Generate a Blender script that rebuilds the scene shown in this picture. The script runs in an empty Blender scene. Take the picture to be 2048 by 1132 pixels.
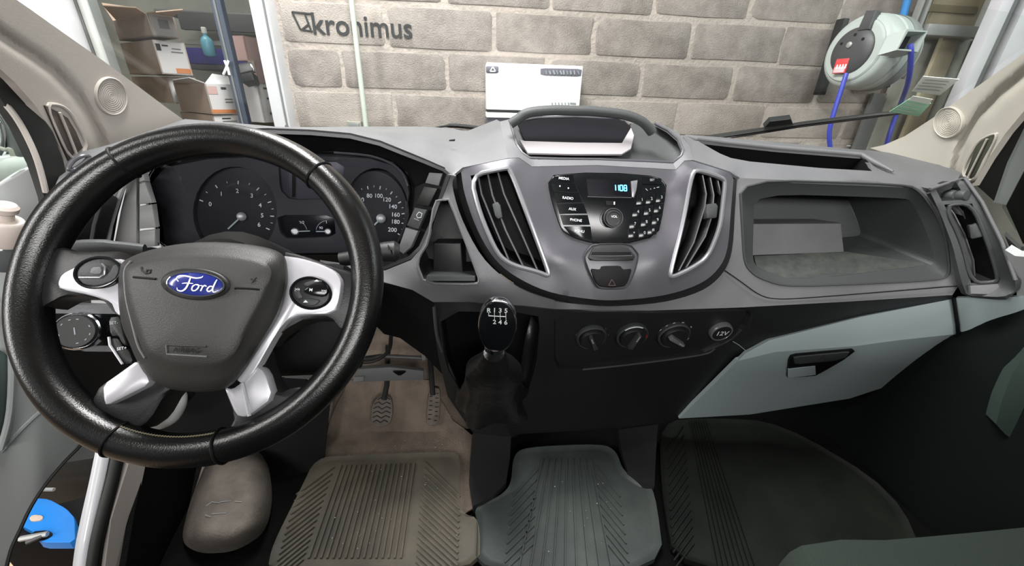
import bpy, bmesh, math, random
import numpy as np
from mathutils import Vector, Matrix
from mathutils.geometry import delaunay_2d_cdt
random.seed(7)
SC = bpy.context.scene
COL = SC.collection
# ---------------------------------------------------------------- camera
F_PX = 800.0
PIT, ROL, YAW = math.radians(24.8), math.radians(1.8), math.radians(6.5)
CAM = Vector((0, 0, 1.6))
_fw = Vector((math.sin(YAW)*math.cos(PIT), math.cos(YAW)*math.cos(PIT), -math.sin(PIT)))
_rt = Vector((math.cos(YAW), -math.sin(YAW), 0)); _up = _rt.cross(_fw)
RT = math.cos(ROL)*_rt + math.sin(ROL)*_up
UP = -math.sin(ROL)*_rt + math.cos(ROL)*_up
FW = _fw
cd = bpy.data.cameras.new('camera'); cam = bpy.data.objects.new('camera', cd); COL.objects.link(cam)
cd.sensor_fit = 'HORIZONTAL'; cd.sensor_width = 36; cd.lens = F_PX/2048*36; cd.clip_start = 0.02
R3 = Matrix((RT, UP, -FW)).transposed()
cam.matrix_world = Matrix.Translation(CAM) @ R3.to_4x4()
SC.camera = cam
# ---------------------------------------------------------------- world, lamps, exposure
SC.view_settings.view_transform = 'Standard'; SC.view_settings.look = 'None'
SC.view_settings.exposure = 0.0; SC.view_settings.gamma = 1; SC.view_settings.use_curve_mapping = False
w = bpy.data.worlds.new('garage_ambient'); SC.world = w; w.use_nodes = True
w.node_tree.nodes['Background'].inputs[0].default_value = (0.95, 0.98, 1.0, 1)
w.node_tree.nodes['Background'].inputs[1].default_value = 0.12

def area(name, loc, target, sx, sy, power, col=(1, 1, 1)):
    d = bpy.data.lights.new(name, 'AREA'); d.shape = 'RECTANGLE'; d.size = sx; d.size_y = sy; d.energy = power; d.color = col
    o = bpy.data.objects.new(name, d); COL.objects.link(o); o.location = loc
    o.rotation_euler = (Vector(target)-Vector(loc)).to_track_quat('-Z', 'Y').to_euler()
    return o
area('unseen_area_lamp', (-0.25, 1.12, 3.3), (-0.1, 1.2, 0.8), 1.8, 0.4, 135, (1, 0.985, 0.97))
area('unseen_area_lamp', (-3.0, -0.5, 2.85), (-0.5, 0.8, 1.2), 0.6, 2.6, 85, (1, 0.98, 0.95))
area('unseen_area_lamp', (0.25, -2.4, 2.5), (0.3, 0.8, 1.25), 3.0, 0.5, 108, (1, 0.99, 0.97))  # added behind the open cab to light the dash face; no lamp seen
area('unseen_area_lamp', (-1.7, 2.75, 2.95), (-1.7, 3.0, 1.2), 0.9, 0.3, 12, (1, 0.98, 0.95))  # added to brighten the store room cartons; no lamp seen there
area('unseen_area_lamp', (2.9, 0.6, 3.2), (1.0, 0.9, 1.2), 0.6, 2.4, 45, (0.88, 1.0, 0.97))


# ---------------------------------------------------------------- pixel and geometry helpers
def rayd(px, py):
    px, py = float(px), float(py); d = (px-1024)*RT - (py-566)*UP + F_PX*FW
    return d
def P(px, py, Y):                       # point on the line of sight at forward distance Y (metres, vehicle axis)
    d = rayd(px, py); return CAM + d*(float(Y)/d.y)
def PX(px, py, X):
    d = rayd(px, py); return CAM + d*(X/d.x)
def PZ(px, py, z):                      # on the horizontal plane of absolute height z
    d = rayd(px, py); return CAM + d*((z-CAM.z)/d.z)
def PP(px, py, pt, n):
    d = rayd(px, py); return CAM + d*((pt-CAM).dot(n)/d.dot(n))
def L3(pts): return [P(*p) for p in pts]
def withY(pts, Y): return [(a, b, Y) for a, b in pts]
def cr(pts, k=6, closed=True):          # Catmull-Rom through tuples of any length
    isv = isinstance(pts[0], Vector); A = [np.array(p, float) for p in pts]; n = len(A); out = []
    rng = range(n) if closed else range(n-1)
    for i in rng:
        if closed: p0, p1, p2, p3 = A[i-1], A[i], A[(i+1) % n], A[(i+2) % n]
        else: p0, p1, p2, p3 = A[max(i-1, 0)], A[i], A[i+1], A[min(i+2, n-1)]
        for j in range(k):
            t = j/k
            out.append(tuple(0.5*((2*p1)+(-p0+p2)*t+(2*p0-5*p1+4*p2-p3)*t*t+(-p0+3*p1-3*p2+p3)*t**3)))
    if not closed: out.append(tuple(A[-1]))
    return [Vector(o) for o in out] if isv else out
def ch(pts, it=2, closed=True, f=0.22):  # corner rounding
    A = [np.array(p, float) for p in pts]
    for _ in range(it):
        B = []; n = len(A)
        for i in range(n if closed else n-1):
            a, b = A[i], A[(i+1) % n]
            B += [a*(1-f)+b*f, a*f+b*(1-f)]
        if not closed: B = [A[0]]+B[1:-1]+[A[-1]]
        A = B
    return [Vector(a) for a in A] if isinstance(pts[0], Vector) else [tuple(a) for a in A]
def ell(cx, cy, rx, ry, n=32, rot=0.0, a0=0, a1=360):
    out = []; c, s = math.cos(math.radians(rot)), math.sin(math.radians(rot))
    full = abs(a1-a0) >= 360
    for i in range(n):
        t = math.radians(a0+(a1-a0)*i/(n if full else n-1)); x, y = rx*math.cos(t), ry*math.sin(t)
        out.append((cx+x*c-y*s, cy+x*s+y*c))
    return out
def inset(pts, d):                      # scale a ring of 3D points about its mean, by distance d (metres)
    c = sum(pts, Vector())/len(pts); out = []
    for p in pts:
        v = p-c; l = v.length; out.append(c+v*max(0.05, (l-d)/l) if l > 1e-6 else p)
    return out
def pnorm(pts):
    n = Vector(); k = len(pts)
    for i in range(k): n += (pts[i]-pts[0]).cross(pts[(i+1) % k]-pts[0])
    n.normalize(); c = sum(pts, Vector())/k
    return n if n.dot(CAM-c) > 0 else -n

def wloc(o):
    v = Vector()
    while o: v += o.location; o = o.parent
    return v
def mk(name, verts, faces, mat, parent=None, smooth=False, recalc=True):
    off = wloc(parent) if parent else Vector()
    me = bpy.data.meshes.new(name)
    if parent is None and verts:
        vv = [Vector(v) for v in verts]; mn = Vector((min(v.x for v in vv)+max(v.x for v in vv), min(v.y for v in vv)+max(v.y for v in vv), 0))/2
        mn.z = min(v.z for v in vv); off = mn
    me.from_pydata([Vector(v)-off for v in verts], [], faces)
    if recalc:
        bm = bmesh.new(); bm.from_mesh(me); bmesh.ops.recalc_face_normals(bm, faces=bm.faces); bm.to_mesh(me); bm.free()
    if smooth:
        me.polygons.foreach_set('use_smooth', [True]*len(me.polygons))
        try: me.set_sharp_from_angle(angle=math.radians(38))
        except Exception: pass
    if mat: me.materials.append(mat)
    o = bpy.data.objects.new(name, me); COL.objects.link(o)
    if parent: o.parent = parent
    else: o.location = off
    return o
def tag(o, label=None, cat=None, group=None, kind=None):
    if label: o['label'] = label
    if cat: o['category'] = cat
    if group: o['group'] = group
    if kind: o['kind'] = kind
    return o
def thing(name, loc, label, cat, group=None):
    o = bpy.data.objects.new(name, None); COL.objects.link(o); o.location = loc; o.empty_display_size = 0.05
    return tag(o, label, cat, group)
def struct(o): o['kind'] = 'structure'; return o
def copy_thing(src, loc, label=None):
    r = src.copy(); COL.objects.link(r); r.location = loc
    if label: r['label'] = label
    for c in src.children:
        d = c.copy(); COL.objects.link(d); d.parent = r
        for g in c.children:
            e = g.copy(); COL.objects.link(e); e.parent = d
    return r

class RBF:                              # thin plate depth interpolation over the control points
    def __init__(s, pts, lam=1e-4):
        A = np.array(pts, float); s.c = A[:, :2]/1000.0; n = len(A)
        D = np.linalg.norm(s.c[:, None]-s.c[None], axis=2); K = s.k(D)+lam*np.eye(n)
        Q = np.hstack([np.ones((n, 1)), s.c]); M = np.block([[K, Q], [Q.T, np.zeros((3, 3))]])
        s.w = np.linalg.lstsq(M, np.concatenate([A[:, 2], np.zeros(3)]), rcond=None)[0]
    def k(s, d): return np.where(d > 1e-9, d*d*np.log(d+1e-12), 0)
    def __call__(s, x, y):
        q = np.array([x, y])/1000.0; d = np.linalg.norm(s.c-q, axis=1)
        return float(s.k(d)@s.w[:-3]+s.w[-3]+s.w[-2]*q[0]+s.w[-1]*q[1])
def dens(pts, step, closed=True):
    out = []; n = len(pts)
    for i in range(n if closed else n-1):
        a, b = np.array(pts[i], float), np.array(pts[(i+1) % n], float)
        k = max(1, int(np.linalg.norm((b-a)[:2])/step))
        for j in range(k): out.append(tuple(a+(b-a)*j/k))
    return out
def surf(name, outline, mat, parent=None, holes=(), extra=(), grid=14, thick=0.004, smooth=True, fn=None, jit=None, lam=1e-4):
    """Curved sheet with real thickness: outline and holes are (px, py, Y); extra steers the depth inside."""
    outline = dens(outline, grid); holes = [dens(h, grid) for h in holes]
    if fn is None:
        cs = {}
        for p in list(outline)+[q for h in holes for q in h]+list(extra): cs[(round(p[0], 1), round(p[1], 1))] = p[2]
        fn = RBF([(k[0], k[1], v) for k, v in cs.items()], lam)
        exact = cs if lam < 1e-3 else {}
    else: exact = {}
    loops = [[(p[0], p[1]) for p in outline]]+[[(p[0], p[1]) for p in h] for h in holes]
    V = []; E = []; Fc = []
    for lp in loops:
        b = len(V); V += lp; n = len(lp); E += [(b+i, b+(i+1) % n) for i in range(n)]
        Fc.append(list(range(b, b+n)))
    xs = [p[0] for p in loops[0]]; ys = [p[1] for p in loops[0]]
    nb = len(V); allb = np.array(V); row = 0
    y = min(ys)+grid*.5
    def inside(x, y, lp):
        c = False; n = len(lp)
        for i in range(n):
            x1, y1 = lp[i]; x2, y2 = lp[(i+1) % n]
            if (y1 > y) != (y2 > y) and x < (x2-x1)*(y-y1)/(y2-y1)+x1: c = not c
        return c
    while y < max(ys):
        x = min(xs)+(grid*.5 if row % 2 else 0)
        while x < max(xs):
            if inside(x, y, loops[0]) and not any(inside(x, y, h) for h in loops[1:]):
                if np.min(np.hypot(allb[:, 0]-x, allb[:, 1]-y)) > grid*.45: V.append((x, y))
            x += grid
        y += grid*.87; row += 1
    r = delaunay_2d_cdt([Vector(v) for v in V], E, Fc, 2 if holes else 1, 1e-4)
    pts = []
    for v in r[0]:
        k = (round(v.x, 1), round(v.y, 1)); Y = exact.get(k)
        if Y is None: Y = fn(v.x, v.y)
        pts.append(P(v.x, v.y, Y))
    faces = [list(f) for f in r[2]]
    if jit: pts = [p+Vector((random.uniform(-jit, jit) for _ in range(3))) for p in pts]
    N = [Vector() for _ in pts]
    for f in faces:
        a, b, c = (pts[i] for i in f[:3]); n = (b-a).cross(c-a)
        if n.dot(CAM-a) < 0: n = -n; f.reverse()
        for i in f: N[i] += n
    m = len(pts)
    back = [p-(N[i].normalized() if N[i].length else FW)*thick for i, p in enumerate(pts)]
    cnt = {}
    for f in faces:
        for i in range(len(f)):
            e = (f[i], f[(i+1) % len(f)]); cnt[e] = cnt.get(e, 0)+1
    side = [(a, b) for (a, b) in cnt if (b, a) not in cnt]
    allf = faces+[[i+m for i in reversed(f)] for f in faces]+[[b, a, a+m, b+m] for a, b in side]
    return mk(name, pts+back, allf, mat, parent, smooth, recalc=False)
def loft(name, rings, mat, parent=None, cap0=False, cap1=True, smooth=True):
    n = len(rings[0]); V = [v for r in rings for v in r]; Fs = []
    for k in range(len(rings)-1):
        for i in range(n):
            j = (i+1) % n; Fs.append([k*n+i, k*n+j, (k+1)*n+j, (k+1)*n+i])
    if cap0: Fs.append(list(range(n)))
    if cap1: Fs.append([(len(rings)-1)*n+i for i in range(n)])
    return mk(name, V, Fs, mat, parent, smooth)
def strip(name, A, B, mat, parent=None, thick=0.004, smooth=True, mid=None):
    """Open ruled sheet between two lines of points (with thickness)"""
    rows = [A]+([mid] if mid else [])+[B]; n = len(A); V = [p for r in rows for p in r]; Fs = []
    for k in range(len(rows)-1):
        for i in range(n-1): Fs.append([k*n+i, k*n+i+1, (k+1)*n+i+1, (k+1)*n+i])
    o = mk(name, V, Fs, mat, parent, smooth)
    md = o.modifiers.new('thickness', 'SOLIDIFY'); md.thickness = thick; md.offset = 0
    return o
def plate(name, pts, thick, mat, parent=None, bev=0.0015, smooth=True, dirn=None):
    """Solid slab: outline of 3D points on its front, thick away from the viewer, rounded front edge"""
    n = dirn if dirn else pnorm(pts)
    b = [p-n*thick for p in pts]; f0 = [p-n*bev for p in pts]; f1 = inset(pts, bev)
    f0b = inset([p-n*bev*.3 for p in pts], bev*.3)
    return loft(name, [b, f0, f0b, f1], mat, parent, True, True, smooth)
def ring(name, outer, inner, height, mat, parent=None, back=0.004, smooth=True):
    """Raised closed frame between an outer and an inner loop"""
    n = pnorm(outer); k = len(outer)
    mid = [(a+b)/2+n*height for a, b in zip(outer, inner)]
    rows = [[p-n*back for p in outer], [p+n*height*.5 for p in outer], mid, [p+n*height*.5 for p in inner], [p-n*back for p in inner]]
    V = [v for r in rows for v in r]; Fs = []; R = len(rows)
    for r_ in range(R):
        for i in range(k):
            j = (i+1) % k; q = (r_+1) % R; Fs.append([r_*k+i, r_*k+j, q*k+j, q*k+i])
    return mk(name, V, Fs, mat, parent, smooth)
def tube(name, pts, r, mat, parent=None, n=8, closed=False, flat=1.0, smooth=True, flatdir=None):
    k = len(pts); rs = r if isinstance(r, (list, tuple)) else [r]*k
    V = []; prev = None
    for i, p in enumerate(pts):
        a = pts[i-1] if (i > 0 or closed) else p; b = pts[(i+1) % k] if (i < k-1 or closed) else p
        t = (b-a).normalized()
        if flatdir is not None: u = (flatdir-t*flatdir.dot(t)).normalized()
        elif prev is None:
            u = t.orthogonal().normalized()
        else: u = (prev-t*prev.dot(t)).normalized()
        prev = u; v = t.cross(u)
        for j in range(n):
            ang = 2*math.pi*j/n; V.append(p+u*math.cos(ang)*rs[i]*flat+v*math.sin(ang)*rs[i])
    Fs = []
    for i in range(k if closed else k-1):
        for j in range(n):
            a = i*n+j; b = i*n+(j+1) % n; q = (i+1) % k
            Fs.append([a, b, q*n+(j+1) % n, q*n+j])
    if not closed: Fs += [list(range(n)), [(k-1)*n+j for j in range(n)]]
    return mk(name, V, Fs, mat, parent, smooth)
def lathe(name, prof, o, axis, mat, parent=None, n=32, caps=True, up=None):
    """prof: list of (radius, height along axis)"""
    ax = axis.normalized(); u = (up-ax*up.dot(ax)).normalized() if up else ax.orthogonal().normalized(); v = ax.cross(u)
    rings = [[o+ax*h+(u*math.cos(2*math.pi*i/n)+v*math.sin(2*math.pi*i/n))*r for i in range(n)] for r, h in prof]
    return loft(name, rings, mat, parent, caps, caps, True)
def box(name, c, d, mat, parent=None, rz=0.0, bev=0.003, M=None):
    bm = bmesh.new(); bmesh.ops.create_cube(bm, size=1)
    bmesh.ops.scale(bm, vec=Vector(d), verts=bm.verts)
    if bev: bmesh.ops.bevel(bm, geom=list(bm.edges), offset=bev, segments=2, affect='EDGES', profile=.6)
    T = Matrix.Translation(Vector(c)) @ (M.to_4x4() if M else Matrix.Rotation(rz, 4, 'Z'))
    bm.transform(T); bm.verts.index_update()
    V = [v.co.copy() for v in bm.verts]; Fs = [[v.index for v in f.verts] for f in bm.faces]; bm.free()
    return mk(name, V, Fs, mat, parent, bev > 0)
def multi(name, pieces, mat, parent=None, smooth=False):
    """several small loops/quads joined: pieces = list of (verts, faces)"""
    V = []; Fs = []
    for v, f in pieces:
        b = len(V); V += v; Fs += [[i+b for i in q] for q in f]
    return mk(name, V, Fs, mat, parent, smooth)
def boxpiece(a, b, wdt, n, h):
    """thin bar from a to b, width wdt, rising h along n"""
    t = (b-a).normalized(); s = t.cross(n).normalized()*wdt/2
    v = [a-s, a+s, b+s, b-s]; v += [p+n*h for p in [a-s*.6, a+s*.6, b+s*.6, b-s*.6]]
    return v, [[3, 2, 1, 0], [4, 5, 6, 7], [0, 1, 5, 4], [1, 2, 6, 5], [2, 3, 7, 6], [3, 0, 4, 7]]
def text(name, s, o, u, v, size, mat, parent=None, th=0.0004, align='CENTER', shear=0.0, wide=1.0, bold=0.0):
    c = bpy.data.curves.new(name, 'FONT'); c.body = s; c.size = 1; c.align_x = align; c.align_y = 'CENTER'
    c.shear = shear; c.extrude = 0; c.offset = bold; c.resolution_u = 3
    t = bpy.data.objects.new(name, c); COL.objects.link(t)
    me = bpy.data.meshes.new_from_object(t.evaluated_get(bpy.context.evaluated_depsgraph_get()))
    V = [tuple(q.co) for q in me.vertices]; Fs = [list(p.vertices) for p in me.polygons]
    bpy.data.objects.remove(t); bpy.data.curves.remove(c); bpy.data.meshes.remove(me)
    u = u.normalized(); v = v.normalized(); n = u.cross(v)
    W = [o+u*(a[0]*size*wide)+v*(a[1]*size)+n*th for a in V]
    return mk(name, W, Fs, mat, parent, False, recalc=False)
def ptext(name, s, px, py, Y, hpx, mat, parent, ang=0, bold=0.0, wide=1.0, off=0.0015, shear=0.0):
    """flat print on a panel: centred on a pixel at depth Y, letters hpx tall, ang degrees clockwise in the picture"""
    o = P(px, py, Y-off); a = math.radians(ang)
    u = P(px+10*math.cos(a), py+10*math.sin(a), Y-off)-o
    sc = (P(px, py-10, Y-off)-o).length/10
    n = (CAM-o).normalized(); v = n.cross(u)
    return text(name, s, o, u, v, sc*hpx*1.4, mat, parent, 0.0003, 'CENTER', shear, wide, bold)

# ---------------------------------------------------------------- materials
def lin(c):
    return tuple(((x/255)/12.92 if x/255 <= .04045 else ((x/255+.055)/1.055)**2.4) for x in c)+(1,)
MATS = {}
def mat(name, col, rough=.5, metal=0.0, bump=0.0, bscale=300.0, var=0.0, vscale=6.0, col2=None, spec=.5, emit=None, estr=1.0, coat=0.0, detail=3, bdist=.001, lo=.35, hi=.65):
    m = bpy.data.materials.new(name); m.use_nodes = True; nt = m.node_tree; b = nt.nodes['Principled BSDF']
    b.inputs['Base Color'].default_value = lin(col); b.inputs['Roughness'].default_value = rough; b.inputs['Metallic'].default_value = metal
    b.inputs['Specular IOR Level'].default_value = spec; b.inputs['Coat Weight'].default_value = coat
    if bump or col2 or var:
        tc = nt.nodes.new('ShaderNodeTexCoord')
    if bump:
        nz = nt.nodes.new('ShaderNodeTexNoise'); nz.inputs['Scale'].default_value = bscale; nz.inputs['Detail'].default_value = detail
        bp = nt.nodes.new('ShaderNodeBump'); bp.inputs['Strength'].default_value = bump; bp.inputs['Distance'].default_value = bdist
        nt.links.new(tc.outputs['Object'], nz.inputs['Vector']); nt.links.new(nz.outputs['Fac'], bp.inputs['Height']); nt.links.new(bp.outputs['Normal'], b.inputs['Normal'])
    if col2:
        n2 = nt.nodes.new('ShaderNodeTexNoise'); n2.inputs['Scale'].default_value = vscale; n2.inputs['Detail'].default_value = 5; n2.inputs['Roughness'].default_value = .65
        rp = nt.nodes.new('ShaderNodeValToRGB'); rp.color_ramp.elements[0].position = lo; rp.color_ramp.elements[1].position = hi
        rp.color_ramp.elements[0].color = lin(col); rp.color_ramp.elements[1].color = lin(col2)
        nt.links.new(tc.outputs['Object'], n2.inputs['Vector']); nt.links.new(n2.outputs['Fac'], rp.inputs['Fac']); nt.links.new(rp.outputs['Color'], b.inputs['Base Color'])
    if emit:
        b.inputs['Emission Color'].default_value = lin(emit); b.inputs['Emission Strength'].default_value = estr
    MATS[name] = m; return m
def glassmat(name, tint=(1, 1, 1), refl=.06):
    m = bpy.data.materials.new(name); m.use_nodes = True; nt = m.node_tree; nt.nodes.clear()
    o = nt.nodes.new('ShaderNodeOutputMaterial'); t = nt.nodes.new('ShaderNodeBsdfTransparent'); g = nt.nodes.new('ShaderNodeBsdfGlossy'); x = nt.nodes.new('ShaderNodeMixShader')
    t.inputs[0].default_value = (*tint, 1); g.inputs['Roughness'].default_value = .02; x.inputs[0].default_value = refl
    nt.links.new(t.outputs[0], x.inputs[1]); nt.links.new(g.outputs[0], x.inputs[2]); nt.links.new(x.outputs[0], o.inputs[0]); return m
M_DASH = mat('dash_soft_plastic', (92, 92, 95), .55, bump=.5, bscale=420, col2=(104, 104, 106), vscale=3)
M_DASHL = mat('lit_switch_plastic', (150, 150, 150), .5, bump=.3, bscale=420)  # paler copy of the dash plastic, light from the left put into the colour
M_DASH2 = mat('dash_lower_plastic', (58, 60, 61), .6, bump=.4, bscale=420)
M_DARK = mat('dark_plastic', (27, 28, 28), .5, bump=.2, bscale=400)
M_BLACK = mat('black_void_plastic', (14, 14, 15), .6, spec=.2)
M_SILV = mat('grey_satin_plastic', (84, 83, 88), .38, .25, bump=.12, bscale=700)
M_BEZ = mat('satin_silver_bezel', (150, 150, 155), .32, .6)
M_CHROME = mat('bright_chrome', (225, 225, 230), .12, 1.0)
M_SATIN = mat('satin_aluminium_paint', (205, 204, 210), .36, .35)
M_GLOSS = mat('piano_black', (14, 16, 18), .18, spec=.5)
M_LEATH = mat('worn_black_leather', (10, 10, 10), .26, bump=.25, bscale=700, spec=.6, col2=(18, 18, 18), vscale=14)
M_LEATH2 = mat('soft_black_leather', (19, 19, 19), .36, bump=.5, bscale=90, spec=.6, bdist=.003)
M_SPOKE = mat('spoke_black_plastic', (20, 20, 21), .45, bump=.2, bscale=600)
M_PAD = mat('grained_grey_plastic', (48, 47, 46), .5, bump=.35, bscale=900, bdist=.001, detail=2)
M_STITCH = mat('grey_thread', (150, 142, 120), .8)
M_PRINT = mat('white_print', (215, 220, 222), .5)
M_PRINTG = mat('grey_print', (150, 156, 160), .5)
M_PILL = mat('beige_pillar_plastic', (174, 166, 160), .6, bump=.2, bscale=350)
M_PILR = mat('beige_pillar_plastic_shade', (172, 168, 158), .6, bump=.2, bscale=350)
M_RUB = mat('black_rubber', (26, 27, 25), .6)
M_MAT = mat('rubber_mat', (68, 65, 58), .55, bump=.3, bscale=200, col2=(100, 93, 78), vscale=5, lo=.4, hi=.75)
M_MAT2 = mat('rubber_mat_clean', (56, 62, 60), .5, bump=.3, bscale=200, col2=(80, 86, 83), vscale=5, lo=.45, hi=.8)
M_MAT3 = mat('rubber_mat_shaded', (18, 21, 19), .6, spec=.2, bump=.3, bscale=200, col2=(30, 33, 28), vscale=5)  # same mat rubber, with the passenger footwell shade put into a darker colour
M_CARP = mat('dusty_brown_carpet', (112, 101, 93), .95, spec=.1, bump=.9, bscale=300, col2=(146, 131, 118), vscale=9, bdist=.003)
M_CARPD = mat('dark_carpet', (17, 18, 17), .95, spec=.05, bump=.9, bscale=300, bdist=.003)
M_FOOT = mat('scuffed_grey_carpet', (120, 112, 104), .9, bump=.6, bscale=240, col2=(92, 86, 80), vscale=10, bdist=.003)
M_GLOVE = mat('blue_grey_plastic', (164, 177, 179), .5, bump=.15, bscale=400)
M_DOORP = mat('door_grey_plastic', (166, 168, 168), .55, bump=.2, bscale=350)
M_WHITE = mat('white_body_paint', (200, 200, 204), .25, coat=.4)
M_BRICK = mat('concrete_block', (128, 120, 115), .95, bump=.55, bscale=160, col2=(150, 142, 136), vscale=14, bdist=.006)
M_BRICKL = mat('lime_washed_block', (150, 141, 135), .95, bump=.55, bscale=160, col2=(168, 159, 152), vscale=10, bdist=.006)
M_MORT = mat('mortar', (160, 150, 143), .95, bump=.8, bscale=60, col2=(174, 164, 156), vscale=8, bdist=.006)
M_CONC = mat('garage_concrete', (120, 104, 88), .9, bump=.3, bscale=40, col2=(142, 124, 104), vscale=4)
M_CARD = mat('brown_cardboard', (196, 176, 160), .85, col2=(184, 164, 148), vscale=8)
M_CARDT = mat('tan_cardboard', (206, 180, 158), .85)
M_CARDW = mat('white_cardboard', (214, 212, 212), .7)
M_ORANGE = mat('orange_print', (206, 132, 84), .7)
M_PINK = mat('pink_cardboard', (206, 172, 166), .8)
M_GREY = mat('grey_metal', (120, 122, 122), .5, .3)
M_GREY2 = mat('dark_grey_metal', (84, 84, 84), .5, .2)
M_SHELF = mat('shelf_upright_blue_grey', (62, 72, 88), .45, .2)
M_BLUE = mat('bright_blue_paint', (30, 122, 205), .45)
M_HOSE = mat('blue_hose', (62, 72, 178), .4)
M_PIPE = mat('blue_pipe', (58, 140, 210), .35)
M_REEL = mat('pale_grey_reel_plastic', (178, 186, 182), .4)
M_REEL2 = mat('reel_side_grey', (138, 142, 140), .5)
M_COVER = mat('reel_cover_dark_grey', (66, 66, 68), .45)
M_RED = mat('red_label', (226, 66, 70), .5)
M_WPAN = mat('white_enamel', (250, 250, 252), .35)
M_OLIVE = mat('olive_board', (150, 142, 118), .8, col2=(160, 152, 128), vscale=5)
M_PUTTY = mat('grey_green_sheet', (150, 150, 140), .7, col2=(132, 132, 124), vscale=3)
M_SEAT = mat('green_grey_seat_fabric', (40, 49, 43), .95, bump=.8, bscale=420, bdist=.002)
M_SEATB = mat('black_seat_fabric', (26, 26, 28), .95, bump=.6, bscale=420)
M_PUMP = mat('cream_pump_plastic', (212, 198, 190), .4)
M_CLEAR = mat('clear_grey_bottle', (90, 94, 94), .12, spec=.8)
M_PEDAL = mat('worn_pedal_rubber', (104, 96, 90), .7, col2=(126, 116, 106), vscale=30)
M_STEEL = mat('galvanised_steel', (170, 172, 170), .4, .5)
M_LCD = mat('cyan_lcd_digits', (120, 220, 255), .5, emit=(70, 190, 255), estr=2.2)
M_LCDB = mat('dark_lcd', (8, 8, 16), .25)
M_DIAL = mat('dial_face', (24, 25, 28), .6)
M_CLUS = mat('cluster_frame_plastic', (52, 52, 56), .5)
M_NEED = mat('pale_needle', (178, 194, 196), .4)
M_BLUEL = mat('badge_blue', (28, 40, 118), .25, coat=.5)
M_PAPER = mat('sticker_white', (210, 214, 206), .7)
M_GREEN = mat('sticker_green', (150, 196, 168), .7)
M_INK = mat('block_ink', (44, 46, 46), .9)
M_GLASS = glassmat('windscreen_glass', (.97, .985, .975), .035)
M_GLASS2 = glassmat('side_glass', (.8, .85, .82), .06)
M_LENS = glassmat('cluster_lens', (.93, .93, .95), .02)
M_RBLUE = mat('cold_blue_print', (40, 60, 150), .5)
M_RRED = mat('warm_red_print', (190, 40, 50), .5)

def proj(p):
    v = p-CAM; z = v.dot(FW); return 1024+F_PX*v.dot(RT)/z, 566-F_PX*v.dot(UP)/z
def solve(fn, target, lo, hi, idx):
    for _ in range(40):
        m = (lo+hi)/2
        if (proj(fn(m))[idx] < target) == (proj(fn(hi))[idx] > proj(fn(lo))[idx]): lo = m
        else: hi = m
    return (lo+hi)/2
# ================================================================ GARAGE
WY = 2.2
flo = struct(mk('floor', [(-5, -3.2, 0), (5, -3.2, 0), (5, 4.2, 0), (-5, 4.2, 0), (-5, -3.2, -.1), (5, -3.2, -.1), (5, 4.2, -.1), (-5, 4.2, -.1)], [[0, 1, 2, 3], [7, 6, 5, 4], [0, 4, 5, 1], [1, 5, 6, 2], [2, 6, 7, 3], [3, 7, 4, 0]], M_CONC))
XJ = P(588, 250, WY).x+.0                      # right side of the doorway
wallf = struct(mk('wall_front', *(lambda x0, x1: ([(x0, WY+.006, 0), (x1, WY+.006, 0), (x1, WY+.006, 3.0), (x0, WY+.006, 3.0), (x0, WY+.2, 0), (x1, WY+.2, 0), (x1, WY+.2, 3.0), (x0, WY+.2, 3.0)], [[3, 2, 1, 0], [4, 5, 6, 7], [0, 1, 5, 4], [1, 2, 6, 5], [2, 3, 7, 6], [3, 0, 4, 7]]))(XJ+.01, 2.75), M_MORT))
zA, zB, zC = P(990, 19, WY).z, P(990, 107, WY).z, P(900, 188, WY).z
ROWH = (zA-zC)/2; BL = .5*ROWH/.2
jB = P(987, 62, WY).x; jC = P(895, 150, WY).x
BL = (P(1387, 75, WY).x-P(776, 50, WY).x)/3
def brick(x0, x1, z0, z1, m):
    x0 = max(x0, XJ+.015); x1 = min(x1, 2.72)
    if x1-x0 < .04: return
    g = .011; j = lambda s=.006: random.uniform(-s, s)
    a, b, c, d = x0+g+j(), x1-g+j(), z0+g+j(.004), z1-g+j(.004); r = random.uniform(.008, .03)
    rr = [r*random.uniform(.4, 1.6) for _ in range(4)]; pts = []
    for (cx, cz, q, a0) in ((b, d, rr[0], 0), (a, d, rr[1], 90), (a, c, rr[2], 180), (b, c, rr[3], 270)):
        sx = -1 if cx == b else 1; sz = -1 if cz == d else 1
        for k in range(3):
            t = math.radians(a0+45*k); pts.append((cx+sx*q+q*math.cos(t)+j(.002), cz+sz*q+q*math.sin(t)+j(.002)))
        nx = {0: (a+(b-a)*.5, d), 90: (a, (c+d)/2), 180: (a+(b-a)*.5, c), 270: (b, (c+d)/2)}[a0]
        pts.append((nx[0]+j(.01), nx[1]+j(.004)))
    R0 = [Vector((x, WY+.02, z)) for x, z in pts]; R1 = [Vector((x, WY+.0045, z)) for x, z in pts]
    cx, cz = (a+b)/2, (c+d)/2
    R2 = [Vector((x+(cx-x)*.02, WY+.0025, z+(cz-z)*.03)) for x, z in pts]
    loft('brick', [R0, R1, R2], m, wallf)
zr = zB                                        # zB..zA is the row with the print
for k in range(-8, 5):
    z0 = zB+k*ROWH; z1 = z0+ROWH
    if z0 < -.1 or z1 > 3.05: continue
    base = jB if k % 2 == 0 else jC
    for n in range(-6, 8):
        x0 = base+n*BL; x1 = x0+BL
        light = (k in (0, -2) and x1 < P(800, 60, WY).x+.05) or (k == -1 and x1 < P(690, 150, WY).x+.02 and False) or (k <= -2 and random.random() < .6)
        brick(x0, x1, z0, z1, M_BRICKL if light else M_BRICK)
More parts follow.
